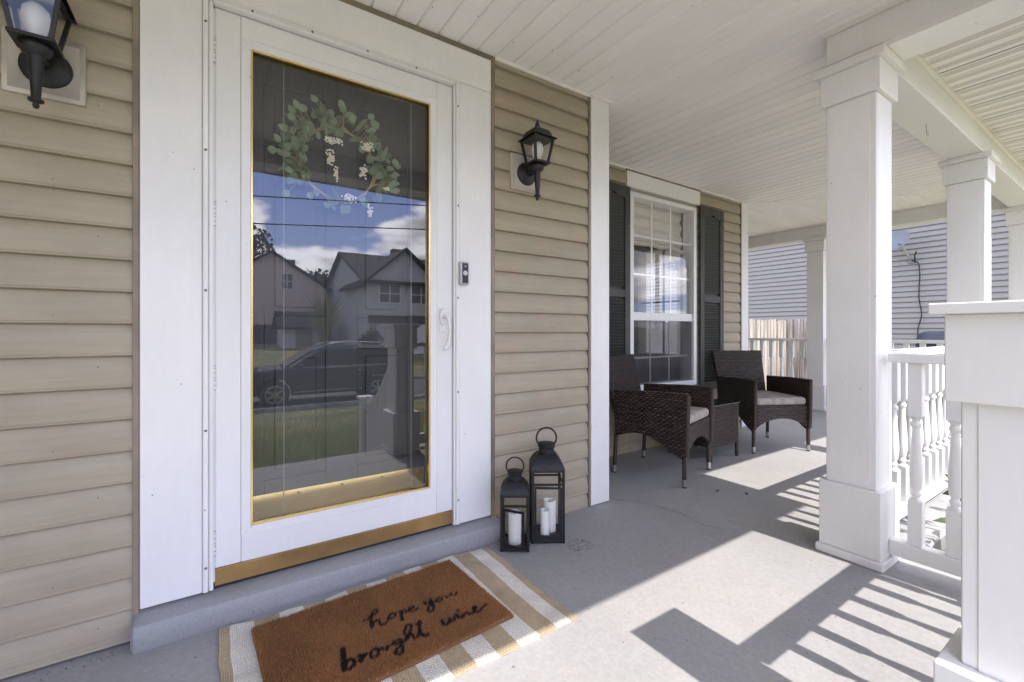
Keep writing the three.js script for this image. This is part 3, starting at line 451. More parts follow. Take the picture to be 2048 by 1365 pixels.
// ------------------------------------------------------------------ wreath between the doors
{
  const t = thing('wreath', 'eucalyptus wreath with white berries hanging on the dark entry door', 'wreath', [0.445, 1.705, -0.088]); t.scale.setScalar(0.9);
  const R = rng(21), ring = []; for (let i = 0; i <= 40; i++) { const a = i / 40 * 2 * Math.PI; ring.push([Math.cos(a) * 0.165, Math.sin(a) * 0.165, (R() - 0.5) * 0.01]); } mesh('vine_ring', tube(ring, 0.005, 80, 6), M.twig, t);
  const ring2 = ring.map(p => [p[0] * 1.05 + (R() - 0.5) * 0.02, p[1] * 1.05 + (R() - 0.5) * 0.02, p[2] + 0.006]); mesh('vine_ring', tube(ring2, 0.003, 80, 5), M.twig, t);
  const leaf = (l, w, bend) => { const N = 8, pos = []; const P = i => { const u = i / N, ww = w * Math.pow(Math.sin(Math.PI * Math.pow(u, 0.8) * 0.985 + 0.02), 0.75); return [ww, u * l, bend * u * u]; }; for (let i = 0; i < N; i++) { const a = P(i), b = P(i + 1); for (const s of [-1, 1]) { const q = [[0, a[1], a[2]], [s * a[0], a[1], a[2] + 0.003], [0, b[1], b[2]], [s * b[0], b[1], b[2] + 0.003]]; const f = s > 0 ? [0, 1, 2, 1, 3, 2] : [0, 2, 1, 1, 2, 3]; for (const k of f) pos.push(...q[k]); } } const g = new THREE.BufferGeometry(); g.setAttribute('position', new THREE.Float32BufferAttribute(pos, 3)); g.computeVertexNormals(); return g; };
  const LG = [leaf(0.042, 0.016, 0.006), leaf(0.036, 0.0165, 0.004), leaf(0.075, 0.012, 0.015), leaf(0.060, 0.014, -0.006)], LM = [M.leafG, M.leafB, M.leafC];
  for (let i = 0; i < 250; i++) {
    const a = R() * 2 * Math.PI, d = R(); const bottom = Math.sin(a) < -0.25; if (bottom && R() < 0.72) continue; if (Math.abs(a - 1.1) < 0.35 && R() < 0.5) continue;
    const r = 0.125 + 0.10 * R(), k = R() < 0.6 ? (R() < 0.5 ? 0 : 1) : (R() < 0.5 ? 2 : 3); const o = mesh('leaf', LG[k], k < 2 ? LM[R() < 0.65 ? 0 : 1] : LM[R() < 0.5 ? 1 : 2], t, [Math.cos(a) * r, Math.sin(a) * r, (R() - 0.3) * 0.035]);
    o.rotation.set((R() - 0.5) * 1.3, (R() - 0.5) * 1.5, a - Math.PI / 2 + (R() - 0.5) * 2.4); const s = 0.85 + 0.4 * R(); o.scale.set(s, s, s);
  }
  for (let i = 0; i < 30; i++) { const a = -0.5 + R() * 4.2, c = Math.cos(a), s = Math.sin(a), e = a + (R() - 0.5) * 1.6, q = 0.05 + 0.06 * R(); const p0 = [c * 0.17, s * 0.17, 0.01], p1 = [p0[0] + Math.cos(e) * q, p0[1] + Math.sin(e) * q, 0.01 + 0.02 * R()]; mesh('stem', tube([p0, [(p0[0] + p1[0]) / 2 + 0.008 * (R() - 0.5), (p0[1] + p1[1]) / 2 + 0.008, 0.02], p1], 0.0011, 8, 5), M.twig, t); const o = mesh('leaf', LG[i % 2], M.leafG, t, p1); o.rotation.set((R() - 0.5) * 0.8, (R() - 0.5) * 0.8, e - Math.PI / 2 + (R() - 0.5)); }
  const ball = new THREE.IcosahedronGeometry(0.0047, 1);
  for (const [x, y, n, sx, sy] of [[-0.03, 0.095, 46, 0.035, 0.018], [-0.045, 0.01, 46, 0.018, 0.035], [0.12, 0.10, 44, 0.032, 0.018], [0.105, -0.02, 34, 0.016, 0.032], [-0.02, -0.055, 24, 0.009, 0.03], [0.215, -0.085, 12, 0.018, 0.008], [0.04, -0.16, 46, 0.03, 0.018], [0.135, -0.205, 26, 0.012, 0.03]]) { const L = []; for (let i = 0; i < n; i++) { const q = ball.clone(); q.translate((R() + R() - 1) * sx * 1.2, (R() + R() - 1) * sy * 1.2, 0.02 + R() * 0.016); L.push(q); } mesh('berry_cluster', merge(L), M.berry, t, [x, y, 0.004]); }
  lim('hanger', -0.009, 0.009, 0.165, 0.45, -0.033, -0.031, M.wire, t, 0);
}

// ------------------------------------------------------------------ front window, blind, shutters
{
  const t = thing('window', 'white double-hung window with grid bars beside the wicker chairs', 'window', [3.3235, 0.50, ZW]);
  const hw = 0.4585, H = 1.66; const fr = (x0, x1, y0, y1, z0, z1, n = 'frame') => lim(n, x0, x1, y0, y1, z0, z1, M.whiteMetal, t, 0.003);
  fr(-hw, -hw + 0.045, 0, H, -0.09, 0.028); fr(hw - 0.045, hw, 0, H, -0.09, 0.028); fr(-hw + 0.0452, hw - 0.0452, H - 0.035, H, -0.09, 0.028); fr(-hw + 0.0452, hw - 0.0452, 0, 0.045, -0.09, 0.028, 'sill');
  fr(-hw + 0.0455, hw - 0.0455, 0.592, 0.662, -0.045, 0.012, 'meeting_rail'); mesh('latch', rb(0.035, 0.014, 0.012, 0.002), M.whiteMetal, t, [0.04, 0.585, 0.004]);
  const gp = (y0, y1, z) => mesh('glass_pane', new THREE.PlaneGeometry(2 * hw - 0.0912, y1 - y0), M.windowGlass, t, [0, (y0 + y1) / 2, z]);
  gp(0.6625, H - 0.0355, -0.012); gp(0.0455, 0.5915, -0.028);
  for (const [y0, y1, z, ys] of [[0.663, H - 0.036, -0.020, [0.987, 1.313]], [0.046, 0.591, -0.036, [0.272]]]) { for (const x of [-0.13, 0.13]) mesh('muntin', rb(0.017, y1 - y0, 0.006, 0.001), M.whiteMetal, t, [x, (y0 + y1) / 2, z]); for (const y of ys) mesh('muntin', rb(2 * hw - 0.092, 0.017, 0.0055, 0.001), M.whiteMetal, t, [0, y, z]); }
  mesh('insect_screen', new THREE.PlaneGeometry(2 * hw - 0.0912, 0.546), M.screen, t, [0, 0.3185, 0.004]);
  mesh('alarm_sticker', rb(0.040, 0.088, 0.0012, 0.0004), M.sticker, t, [-hw + 0.068, 0.785, -0.0108]); for (const [y, w] of [[0.812, 0.026], [0.793, 0.030], [0.782, 0.024], [0.771, 0.028], [0.757, 0.022]]) mesh('sticker_print', rb(w, y > 0.8 || y < 0.76 ? 0.009 : 0.004, 0.0008, 0.0002), M.ink, t, [-hw + 0.068, y, -0.0100]);
}
{
  const t = thing('roman_shade', 'off-white fabric shade folded at the top of the window', 'blind', [3.3235, 2.12, ZW - 0.12]);
  const prof = []; for (let i = 0; i <= 40; i++) { const u = i / 40, y = -0.36 * u; prof.push([0.010 * Math.sin(u * 22) + 0.018 * u + (u > 0.75 ? 0.018 * Math.sin((u - 0.75) * 40) : 0), y]); }
  const N = 20, pos = [], idx = []; for (let i = 0; i <= N; i++) for (const [z, y] of prof) { const x = -0.41 + 0.82 * i / N; pos.push(x, y + 0.012 * Math.sin(i * 0.9) * (-y) * 1.2 - (i / N > 0.8 ? 0.05 * (i / N - 0.8) * -y * 6 : 0), z + 0.006 * Math.sin(i * 1.3)); }
  const m = prof.length; for (let i = 0; i < N; i++) for (let j = 0; j < m - 1; j++) { const a = i * m + j, b = a + m; idx.push(a, a + 1, b, b, a + 1, b + 1); } const g = new THREE.BufferGeometry(); g.setAttribute('position', new THREE.Float32BufferAttribute(pos, 3)); g.setIndex(idx); g.computeVertexNormals(); mesh('fabric', g, M.shade, t); mesh('headrail', rb(0.84, 0.03, 0.03, 0.004), M.shade, t, [0, 0.012, -0.005]);
}
function shutter(label, x0, x1, g) {
  const t = thing('shutter', label, 'shutter', [(x0 + x1) / 2, 0.44, ZW + 0.015], 0, g); const w = x1 - x0, H = 1.745, s = 0.062;
  lim('backing', -w / 2 + 0.01, w / 2 - 0.01, 0.01, H - 0.01, 0, 0.006, M.shutter, t, 0); lim('stile', -w / 2, -w / 2 + s, 0, H, 0.0001, 0.032, M.shutter, t, 0.004); lim('stile', w / 2 - s, w / 2, 0, H, 0.0001, 0.032, M.shutter, t, 0.004);
  lim('bottom_rail', -w / 2 + s, w / 2 - s, 0, 0.08, 0.0002, 0.031, M.shutter, t, 0.003); lim('middle_rail', -w / 2 + s, w / 2 - s, 0.835, 0.900, 0.0002, 0.031, M.shutter, t, 0.003);
  const iw = w / 2 - s, P = [[-iw, 0.10], [iw, 0.10], [iw, 0.0]]; for (let i = 0; i <= 10; i++) { const u = 1 - i / 10, x = -iw + 2 * iw * u; P.push([x, 0.035 * Math.sin(Math.PI * clamp((u - 0.12) / 0.76)) ** 2]); } P.push([-iw, 0.0]);
  mesh('top_rail', uvBox(extrude(P, 0.03), 0.5), M.shutter, t, [0, H - 0.10, 0.0003]);
  const slat = uvBox(at(new RoundedBoxGeometry(2 * iw - 0.002, 0.028, 0.007, 1, 0.002), 0, 0, 0, 0.62, 0, 0), 0.5);
  for (let y = 0.094; y < H - 0.085; y += 0.0255) { if (y > 0.822 && y < 0.915) continue; mesh('slat', slat, M.shutter, t, [0, y, 0.017]); }
  const sc = new THREE.SphereGeometry(0.0075, 10, 6); sc.scale(1, 1, 0.5); for (const [x, y] of [[w / 2 - 0.02, 1.42], [-w / 2 + 0.02, 1.42], [0, 0.868], [w / 2 - 0.02, 0.3], [-w / 2 + 0.02, 0.3]]) mesh('fixing_cap', sc, M.dish, t, [x, y, 0.0325]);
}
shutter('dark louvred shutter partly hidden behind the white corner post', 2.445, 2.848);
shutter('dark louvred shutter between the window and the far corner post', 3.818, 4.205);

// ------------------------------------------------------------------ wall lanterns
function sconce(label, x, y, g) {                          // y: bottom of the mounting block
  const t = thing('wall_lantern', label, 'wall lamp', [x, y, 0], 0, g);
  const blk = mesh('mounting_block', rb(0.178, 0.184, 0.026, 0.006), M.block, t, [-0.004, 0.092, 0.0175]); mesh('block_rim', rb(0.150, 0.156, 0.004, 0.001), M.block, blk, [0, 0, 0.013]);
  const pl = lathe([[0, 0.028], [0.018, 0.028], [0.024, 0.024], [0.045, 0.016], [0.056, 0.012], [0.059, 0.0], [0, 0]], 32); pl.rotateX(Math.PI / 2); mesh('wall_plate', pl, M.black, t, [0, 0.088, 0.0285]);
  mesh('arm', tube([[0, 0.088, 0.05], [0, 0.082, 0.085], [0, 0.088, 0.112], [0, 0.10, 0.122]], 0.014, 16, 12), M.black, t);
  const Z = 0.125; mesh('stem', lathe([[0, -0.070], [0.005, -0.068], [0.008, -0.060], [0.005, -0.054], [0.016, -0.050], [0.017, -0.044], [0.010, -0.040], [0.012, 0.0], [0.0165, 0.070], [0.020, 0.076], [0.030, 0.082], [0.034, 0.094], [0.036, 0.112], [0, 0.112]], 24), M.black, t, [0, 0, Z]);
  const b0 = 0.037, b1 = 0.057, y0 = 0.113, y1 = 0.232;
  for (const sx of [-1, 1]) for (const sz of [-1, 1]) { const a = new THREE.Vector3(sx * b0, y0, Z + sz * b0), b = new THREE.Vector3(sx * b1, y1, Z + sz * b1); const q = bx(0.010, a.distanceTo(b), 0.010); q.applyQuaternion(new THREE.Quaternion().setFromUnitVectors(new THREE.Vector3(0, 1, 0), b.clone().sub(a).normalize())); mesh('corner_bar', q, M.black, t, a.clone().add(b).multiplyScalar(0.5).toArray()); }
  for (let k = 0; k < 4; k++) { const gg = new THREE.BufferGeometry(), P = [[-b0, y0, b0], [b0, y0, b0], [b1, y1, b1], [-b1, y1, b1]]; gg.setAttribute('position', new THREE.Float32BufferAttribute([...P[0], ...P[1], ...P[2], ...P[0], ...P[2], ...P[3]], 3)); gg.computeVertexNormals(); gg.rotateY(k * Math.PI / 2); mesh('glass_pane', gg, M.thinGlass, t, [0, 0, Z]); }
  mesh('floor_plate', rb(0.094, 0.010, 0.094, 0.002), M.black, t, [0, 0.112, Z]);
  const roofP = [[0.101, 0], [0.096, 0.004], [0.075, 0.014], [0.070, 0.026], [0.059, 0.042], [0.040, 0.052], [0.016, 0.058], [0.013, 0.064], [0.010, 0.080], [0.003, 0.098], [0, 0.100]]; const rg = new THREE.LatheGeometry(roofP.map(p => new THREE.Vector2(...p)), 4, Math.PI / 4); mesh('cap', toCreasedNormals(rg.toNonIndexed(), 0.3), M.black, t, [0, y1 - 0.002, Z]); mesh('cap_ring', rb(0.122, 0.008, 0.122, 0.002), M.black, t, [0, y1 - 0.004, Z]);
  mesh('bulb', lathe([[0, 0.118], [0.014, 0.118], [0.016, 0.130], [0.026, 0.160], [0.030, 0.182], [0.027, 0.204], [0.014, 0.220], [0, 0.223]], 24), M.frosted, t, [0, 0, Z]);
}
sconce('black wall lantern on the siding left of the door casing', -0.405, 1.686);
sconce('black wall lantern on the narrow wall between door and corner post', 1.335, 1.716);

// ------------------------------------------------------------------ rug and doormat
{
  const t = thing('rug', 'tan and white striped woven rug under the doormat', 'rug', [0.535, 0, 0.42]);
  const NX = 80, NZ = 40, pos = [], uv = [], idx = []; const W = 1.03, D = 0.62; const lift = (u, v) => { const e = Math.min(u, 1 - u, v, 1 - v); return 0.004 + 0.003 * Math.sin(u * 31 + 1) * Math.exp(-e * 14) + 0.004 * Math.max(0, Math.sin(u * 17)) * Math.exp(-(1 - v) * 16) + 0.002; };
  for (let j = 0; j <= NZ; j++) for (let i = 0; i <= NX; i++) { const u = i / NX, v = j / NZ; const ex = 0.004 * Math.sin(v * 7) + 0.0015 * Math.sin(v * 29), ez = 0.003 * Math.sin(u * 19) + 0.002 * Math.sin(u * 37 + 1); const edgeu = (u - 0.5) * 2, edgev = (v - 0.5) * 2; pos.push((u - 0.5) * W + ex * edgeu ** 3, lift(u, v), (v - 0.5) * D + ez * edgev ** 3 + 0.012 * (v < 0.2 ? Math.sin(u * 6.3) * (0.2 - v) * 5 : 0)); uv.push(u, v); }
  const top = pos.length / 3; for (let k = 0; k < top; k++) { pos.push(pos[3 * k], 0.0008, pos[3 * k + 2]); uv.push(uv[2 * k], uv[2 * k + 1]); }
  const q = (a, b, c, d) => idx.push(a, b, c, b, d, c), n = NX + 1; for (let j = 0; j < NZ; j++) for (let i = 0; i < NX; i++) { const a = j * n + i; q(a, a + n, a + 1, a + n + 1); q(top + a, top + a + 1, top + a + n, top + a + n + 1); }
  for (let i = 0; i < NX; i++) { q(i, i + 1, top + i, top + i + 1); const a = NZ * n + i; q(a, top + a, a + 1, top + a + 1); } for (let j = 0; j < NZ; j++) { const a = j * n; q(a, top + a, a + n, top + a + n); const b = a + NX; q(b, b + n, top + b, top + b + n); }
  const g = new THREE.BufferGeometry(); g.setAttribute('position', new THREE.Float32BufferAttribute(pos, 3)); g.setAttribute('uv', new THREE.Float32BufferAttribute(uv, 2)); g.setIndex(idx); mesh('weave', toCreasedNormals(g, 0.7), M.rug, t);
}
{
  const t = thing('doormat', 'brown coir doormat lettered hope you brought wine', 'doormat', [0.487, 0.007, 0.395], 0.0478);
  const W = 0.740, D = 0.462; mesh('backing', rb(W, 0.009, D, 0.003), M.coirBase, t, [0, 0.0048, 0]);
  const SC = 1.0, ST = [[1,-.061,-.042,-.043,-.042,-.029,-.056,-.016,-.074,-.006,-.078,-.003,-.067,-.01,-.06,-.025,-.053],[1.5,-.032,-.051,-.039,-.032,-.046,-.006,-.048,.009],[1.1,-.044,-.002,-.029,-.018,-.019,-.021,-.018,-.011,-.022,.004,-.019,.015,-.007,.013,.009,-.001,.022,-.019,.035,-.023,.039,-.011,.032,0,.019,.002,.012,-.007],[1,.038,-.015,.05,-.017,.063,-.019],[1.5,.062,-.019,.056,.001,.046,.032],[1,.057,.002,.066,-.013,.076,-.015,.077,-.005,.067,.002,.075,0,.092,-.004,.105,-.01,.108,-.019,.1,-.022,.089,-.01,.088,.007,.101,.01,.117,.002],[1.2,.151,-.017,.149,-.003,.159,-.001,.176,-.017],[1.3,.178,-.016,.168,.005,.167,.025,.156,.043,.141,.048,.138,.038,.15,.021,.166,.01],[1.1,.166,.01,.182,.004,.198,-.006,.211,-.007,.212,.003,.204,.011,.191,.012,.187,.003],[1,.212,-.001,.228,-.005,.227,.005,.236,.007,.251,-.001,.255,-.008,.251,.007,.259,.011,.275,.003],[2.1,-.155,.052,-.161,.079,-.169,.106,-.174,.13,-.176,.144],[1.6,-.175,.143,-.164,.147,-.151,.14,-.143,.126,-.146,.113,-.158,.112,-.168,.121],[1.9,-.124,.109,-.124,.123,-.128,.137],[1.3,-.125,.116,-.116,.115,-.104,.115,-.112,.126,-.121,.135],[1.3,-.073,.11,-.088,.116,-.096,.128,-.094,.143,-.082,.144,-.071,.129,-.072,.114,-.081,.114],[1,-.069,.123,-.06,.12,-.056,.115,-.06,.125,-.055,.133,-.046,.127,-.042,.121,-.048,.137,-.04,.127,-.029,.126,-.019,.12,-.01,.115,0,.114,-.014,.115,-.02,.123,-.016,.131,-.003,.127],[1.4,.004,.117,-.002,.137,-.007,.16,-.015,.175,-.027,.177,-.032,.167,-.025,.155,-.012,.147,.004,.137],[1.3,.004,.137,.028,.117,.049,.095,.059,.073,.051,.065,.036,.08,.026,.097,.025,.118,.018,.133],[1.2,.02,.132,.035,.118,.045,.116,.043,.128,.041,.138,.05,.141,.065,.121],[1.6,.09,.07,.082,.089,.072,.112,.068,.138,.074,.151,.086,.146],[1,.073,.078,.085,.081,.097,.083],[1.6,.152,.114,.149,.134,.156,.143,.17,.134,.179,.121],[1.2,.178,.124,.175,.136,.187,.137,.203,.116,.211,.116,.205,.134,.21,.141],[1.4,.221,.096,.223,.1],[1.3,.21,.14,.226,.128,.22,.141,.239,.125,.245,.132,.243,.14,.252,.142],[1.3,.252,.142,.274,.131,.287,.118,.282,.113,.269,.126,.267,.143,.277,.148,.299,.137,.323,.128]];
  const seg = []; for (const [w, ...p] of ST) { const c = []; for (let i = 0; i < p.length; i += 2) c.push(new THREE.Vector3(p[i], 0, p[i + 1])); const q = new THREE.CatmullRomCurve3(c).getPoints(c.length * 6); for (let i = 0; i + 1 < q.length; i++) seg.push([q[i].x, q[i].z, q[i + 1].x, q[i + 1].z, 0.0041 * w]); }
  const cells = new Map(), key = (x, z) => Math.floor(x / 0.02) * 1000 + Math.floor(z / 0.02); for (const s of seg) for (let x = Math.min(s[0], s[2]) - 0.02; x <= Math.max(s[0], s[2]) + 0.021; x += 0.02) for (let z = Math.min(s[1], s[3]) - 0.02; z <= Math.max(s[1], s[3]) + 0.021; z += 0.02) { const k = key(x, z); if (!cells.has(k)) cells.set(k, []); cells.get(k).push(s); }
  const inked = (x, z) => { for (const [a, b, c, d, w] of cells.get(key(x, z)) || []) { const dx = c - a, dz = d - b, l = dx * dx + dz * dz || 1e-9, u = clamp(((x - a) * dx + (z - b) * dz) / l); if (Math.hypot(x - a - u * dx, z - b - u * dz) < w) return true; } return false; };
  const R = rng(1234), N = 110000; const fg = new THREE.ConeGeometry(0.00062, 0.011, 3, 1, true); fg.translate(0, 0.0055, 0);
  const im = new THREE.InstancedMesh(fg, M.coir, N); im.name = 'coir_pile'; im.userData.kind = 'stuff'; const mm = new THREE.Matrix4(), qq = new THREE.Quaternion(), e = new THREE.Euler(), col = new THREE.Color();
  for (let i = 0; i < N; i++) { const x = (R() - 0.5) * (W - 0.004), z = (R() - 0.5) * (D - 0.004); e.set((R() - 0.5) * 1.3, R() * 6.28, (R() - 0.5) * 1.3); qq.setFromEuler(e); const s = 0.7 + 0.5 * R(); mm.compose(new THREE.Vector3(x, 0.0085, z), qq, new THREE.Vector3(1 + R(), s, 1 + R())); im.setMatrixAt(i, mm); if (inked(x + (R() - 0.5) * 0.002, z + (R() - 0.5) * 0.002)) col.setRGB(0.022, 0.05, 0.12); else { const k = 0.6 + 0.9 * R() + 0.5 * (fbm(x + 0.5, z + 0.5, 9, 9, 3, 5) - 0.5); col.setRGB(k * 1.06, k, k * 0.95); if (R() < 0.004) col.setRGB(2.6, 3.6, 5); } im.setColorAt(i, col); }
  t.add(im);
}

// ------------------------------------------------------------------ candle lanterns by the door
function lantern(label, x, z, turn, w, H, open, candles) {
  const t = thing('candle_lantern', label, 'lantern', [x, 0, z], turn); const h = w / 2, b = 0.0125, m = M.lanternMetal;
  mesh('base', rb(w, 0.014, w, 0.002), m, t, [0, 0.011, 0]); for (const sx of [-1, 1]) for (const sz of [-1, 1]) { mesh('post', rb(b, H - 0.004, b, 0.0015), m, t, [sx * (h - b / 2), H / 2, sz * (h - b / 2)]); }
  const bar = (y, th) => { for (const s of [-1, 1]) { mesh('bar', rb(w - 2 * b, th, 0.008, 0.0015), m, t, [0, y, s * (h - b / 2)]); mesh('bar', rb(0.008, th, w - 2 * b, 0.0015), m, t, [s * (h - b / 2), y, 0]); } };
  bar(0.022, 0.012); bar(H - 0.006, 0.012); const yb = H * 0.80; bar(yb, 0.010);
  for (const [rx, dx, dz] of [[0, 0, -1], [Math.PI / 2, 1, 0], [Math.PI / 2, -1, 0]]) { const g = new THREE.PlaneGeometry(w - 2 * b, H - 0.04); g.rotateY(rx); mesh('glass_pane', g, M.thinGlass, t, [dx * (h - b / 2), H / 2 + 0.008, dz * (h - b / 2)]); }
  // glazed door on the front, hinged at the left post
  const d = new THREE.Group(); d.name = 'door'; d.position.set(-h + b + 0.001, 0, h - b / 2 + 0.004); d.rotation.y = -open; t.add(d); const dw = w - 2 * b - 0.003, y0 = 0.031, y1 = yb - 0.008;
  mesh('door_bar', rb(0.010, y1 - y0, 0.007, 0.001), m, d, [0.005, (y0 + y1) / 2, 0]); mesh('door_bar', rb(0.010, y1 - y0, 0.007, 0.001), m, d, [dw - 0.005, (y0 + y1) / 2, 0]); mesh('door_bar', rb(dw - 0.02, 0.010, 0.007, 0.001), m, d, [dw / 2, y0 + 0.005, 0]); mesh('door_bar', rb(dw - 0.02, 0.010, 0.007, 0.001), m, d, [dw / 2, y1 - 0.005, 0]); mesh('door_glass', new THREE.PlaneGeometry(dw - 0.02, y1 - y0 - 0.02), M.thinGlass, d, [dw / 2, (y0 + y1) / 2, 0]); mesh('latch', rb(0.006, 0.03, 0.012, 0.001), m, d, [dw - 0.004, y0 + (y1 - y0) * 0.5, 0.006]);
  // hipped lid, chimney and ring handle
  const k = w / 0.158, tw = h * 0.56, lh = 0.062 * k, N = 6, pos = []; const prof = i => { const u = i / N; return [lerp(h + 0.001, tw, Math.pow(u, 1.25)), H + lh * Math.pow(u, 0.8)]; };
  for (let i = 0; i < N; i++) { const [a, ya] = prof(i), [c, yc] = prof(i + 1); for (let s = 0; s < 4; s++) { const R = (x, z) => [[x, z], [z, -x], [-x, -z], [-z, x]][s]; const A = R(-a, a), B = R(a, a), C = R(c, c), D = R(-c, c); pos.push(A[0], ya, A[1], B[0], ya, B[1], C[0], yc, C[1], A[0], ya, A[1], C[0], yc, C[1], D[0], yc, D[1]); } }
  pos.push(-tw, H + lh, tw, tw, H + lh, tw, tw, H + lh, -tw, -tw, H + lh, tw, tw, H + lh, -tw, -tw, H + lh, -tw); const lg = new THREE.BufferGeometry(); lg.setAttribute('position', new THREE.Float32BufferAttribute(pos, 3)); lg.computeVertexNormals(); mesh('lid', toCreasedNormals(uvBox(lg, 2), 0.6), m, t);
  const cr = 0.040 * k, cy = H + lh; mesh('chimney', lathe([[cr * 0.98, 0], [cr * 0.98, 0.010 * k], [cr * 0.93, 0.012 * k], [cr * 0.93, 0.028 * k], [cr, 0.030 * k], [cr * 1.05, 0.034 * k], [cr * 1.05, 0.046 * k], [cr, 0.050 * k], [0, 0.052 * k]], 28), m, t, [0, cy, 0]);
  mesh('vent_slot', rb(cr * 1.35, 0.014 * k, 0.006, 0.001), M.darkGap, t, [0, cy + 0.0195 * k, cr * 0.78]);
  const pts = []; for (let i = 0; i <= 16; i++) { const a = -0.62 + (Math.PI + 1.24) * i / 16; pts.push([Math.cos(a) * cr * 1.22, Math.sin(a) * cr * 1.22 + cr * 0.95, 0]); } mesh('ring_handle', tube(pts, 0.0042 * k, 40, 8), m, t, [0, cy + 0.036 * k, 0]);
  return t;
}
function candle(label, x, z, r, H) { const t = thing('candle', label, 'candle', [x, 0.0185, z]); const g = lathe([[0, 0], [r, 0], [r, H - 0.002], [r - 0.002, H], [r - 0.005, H - 0.002], [r - 0.007, H - 0.010], [0, H - 0.012]], 28); const p = g.attributes.position; for (let i = 0; i < p.count; i++) if (p.getY(i) > H - 0.006) p.setY(i, p.getY(i) + 0.0016 * Math.sin(Math.atan2(p.getZ(i), p.getX(i)) * 2 + x * 9)); g.computeVertexNormals(); mesh('wax', g, M.candle, t); mesh('wick', cyl(0.0012, 0.0012, 0.010, 6), M.wire, t, [0, H - 0.008, 0]); }
lantern('shorter black metal candle lantern with its glass door ajar', 1.172, 0.168, -0.62, 0.132, 0.258, 0.42);
lantern('taller black metal candle lantern standing closer to the corner post', 1.352, 0.176, -0.56, 0.158, 0.345, 0.05);
candle('white pillar candle inside the shorter lantern', 1.168, 0.172, 0.030, 0.142);
candle('slim white pillar candle inside the taller lantern', 1.325, 0.198, 0.022, 0.125); candle('thick white pillar candle inside the taller lantern', 1.383, 0.162, 0.030, 0.150);

// ------------------------------------------------------------------ wicker chairs and side table
function panelGeo(outline, th) { let g = extrude(outline, th, 0.006); g.translate(0, 0, -th / 2); return g; }
const wickUV = (g, ou = 0) => uvBox(g, 5.2, ou, 0);
function wickerChair(label, x, z, turn) {
  const t = thing('wicker_chair', label, 'chair', [x, 0, z], turn, undefined); const hw = 0.245, hd = 0.235;
  const legG = (x0, z0, x1, z1, h) => tube([[x1, 0.0, z1], [(x0 + x1) / 2, h / 2, (z0 + z1) / 2], [x0, h, z0]], 0.0145, 6, 10);
  for (const sx of [-1, 1]) for (const sz of [-1, 1]) { const L = mesh('leg', legG(sx * hw, sz * hd, sx * (hw + 0.004), sz * hd + (sz < 0 ? -0.018 : 0.004), 0.40), M.wickerLeg, t); const c = cyl(0.0165, 0.0155, 0.045, 14); mesh('foot_cap', c, M.steel, L, [sx * (hw + 0.004), 0.031, sz * hd + (sz < 0 ? -0.017 : 0.004)]); mesh('foot_pad', cyl(0.0150, 0.0140, 0.010, 12), M.darkGap, L, [sx * (hw + 0.004), 0.0055, sz * hd + (sz < 0 ? -0.018 : 0.004)]); }
  for (const sx of [-1, 1]) {                               // arm panels with arched lower edge
    const P = [[-hd - 0.015, 0.585], [-hd - 0.01, 0.30]]; for (let i = 0; i <= 10; i++) { const u = i / 10; P.push([lerp(-hd, hd, u), 0.262 + 0.055 * Math.sin(Math.PI * clamp(u * 1.15)) - 0.085 * Math.pow(u, 2.2)]); } P.push([hd + 0.016, 0.19], [hd + 0.022, 0.40], [hd + 0.030, 0.602], [hd * 0.3, 0.600]);
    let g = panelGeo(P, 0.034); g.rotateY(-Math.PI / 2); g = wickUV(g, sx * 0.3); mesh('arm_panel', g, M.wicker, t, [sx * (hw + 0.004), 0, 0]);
    mesh('arm_edge', tube([[sx * (hw + 0.004), 0.20, hd + 0.016], [sx * (hw + 0.004), 0.42, hd + 0.022], [sx * (hw + 0.004), 0.592, hd + 0.026]], 0.0165, 10, 8), M.wickerLeg, t);
  }
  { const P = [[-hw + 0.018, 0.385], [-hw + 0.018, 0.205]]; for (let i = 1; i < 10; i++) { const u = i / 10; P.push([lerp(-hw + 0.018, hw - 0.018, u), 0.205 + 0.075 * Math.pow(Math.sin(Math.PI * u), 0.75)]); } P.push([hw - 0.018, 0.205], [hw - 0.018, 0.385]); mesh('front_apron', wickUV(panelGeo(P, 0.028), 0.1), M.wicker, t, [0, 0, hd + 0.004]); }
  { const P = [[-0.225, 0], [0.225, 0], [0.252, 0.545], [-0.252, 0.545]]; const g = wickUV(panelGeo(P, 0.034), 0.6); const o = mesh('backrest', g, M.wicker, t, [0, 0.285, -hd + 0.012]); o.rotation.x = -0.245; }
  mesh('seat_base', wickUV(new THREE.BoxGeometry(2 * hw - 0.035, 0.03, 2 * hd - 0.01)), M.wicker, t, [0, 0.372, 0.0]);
  const cu = new RoundedBoxGeometry(2 * hw - 0.042, 0.062, 2 * hd + 0.012, 4, 0.024); const p = cu.attributes.position; for (let i = 0; i < p.count; i++) { const X = p.getX(i) / hw, Z = p.getZ(i) / hd; if (p.getY(i) > 0) p.setY(i, p.getY(i) + 0.014 * Math.max(0, 1 - X * X) * Math.max(0, 1 - Z * Z)); } cu.computeVertexNormals(); mesh('seat_cushion', uvBox(cu, 2), M.cushion, t, [0, 0.419, 0.012]);
}
wickerChair('dark wicker armchair with beige cushion nearer the door, turned towards the railing', 2.678, -0.160, 0.277);
wickerChair('dark wicker armchair with beige cushion by the far corner post', 4.012, -0.145, -0.462);
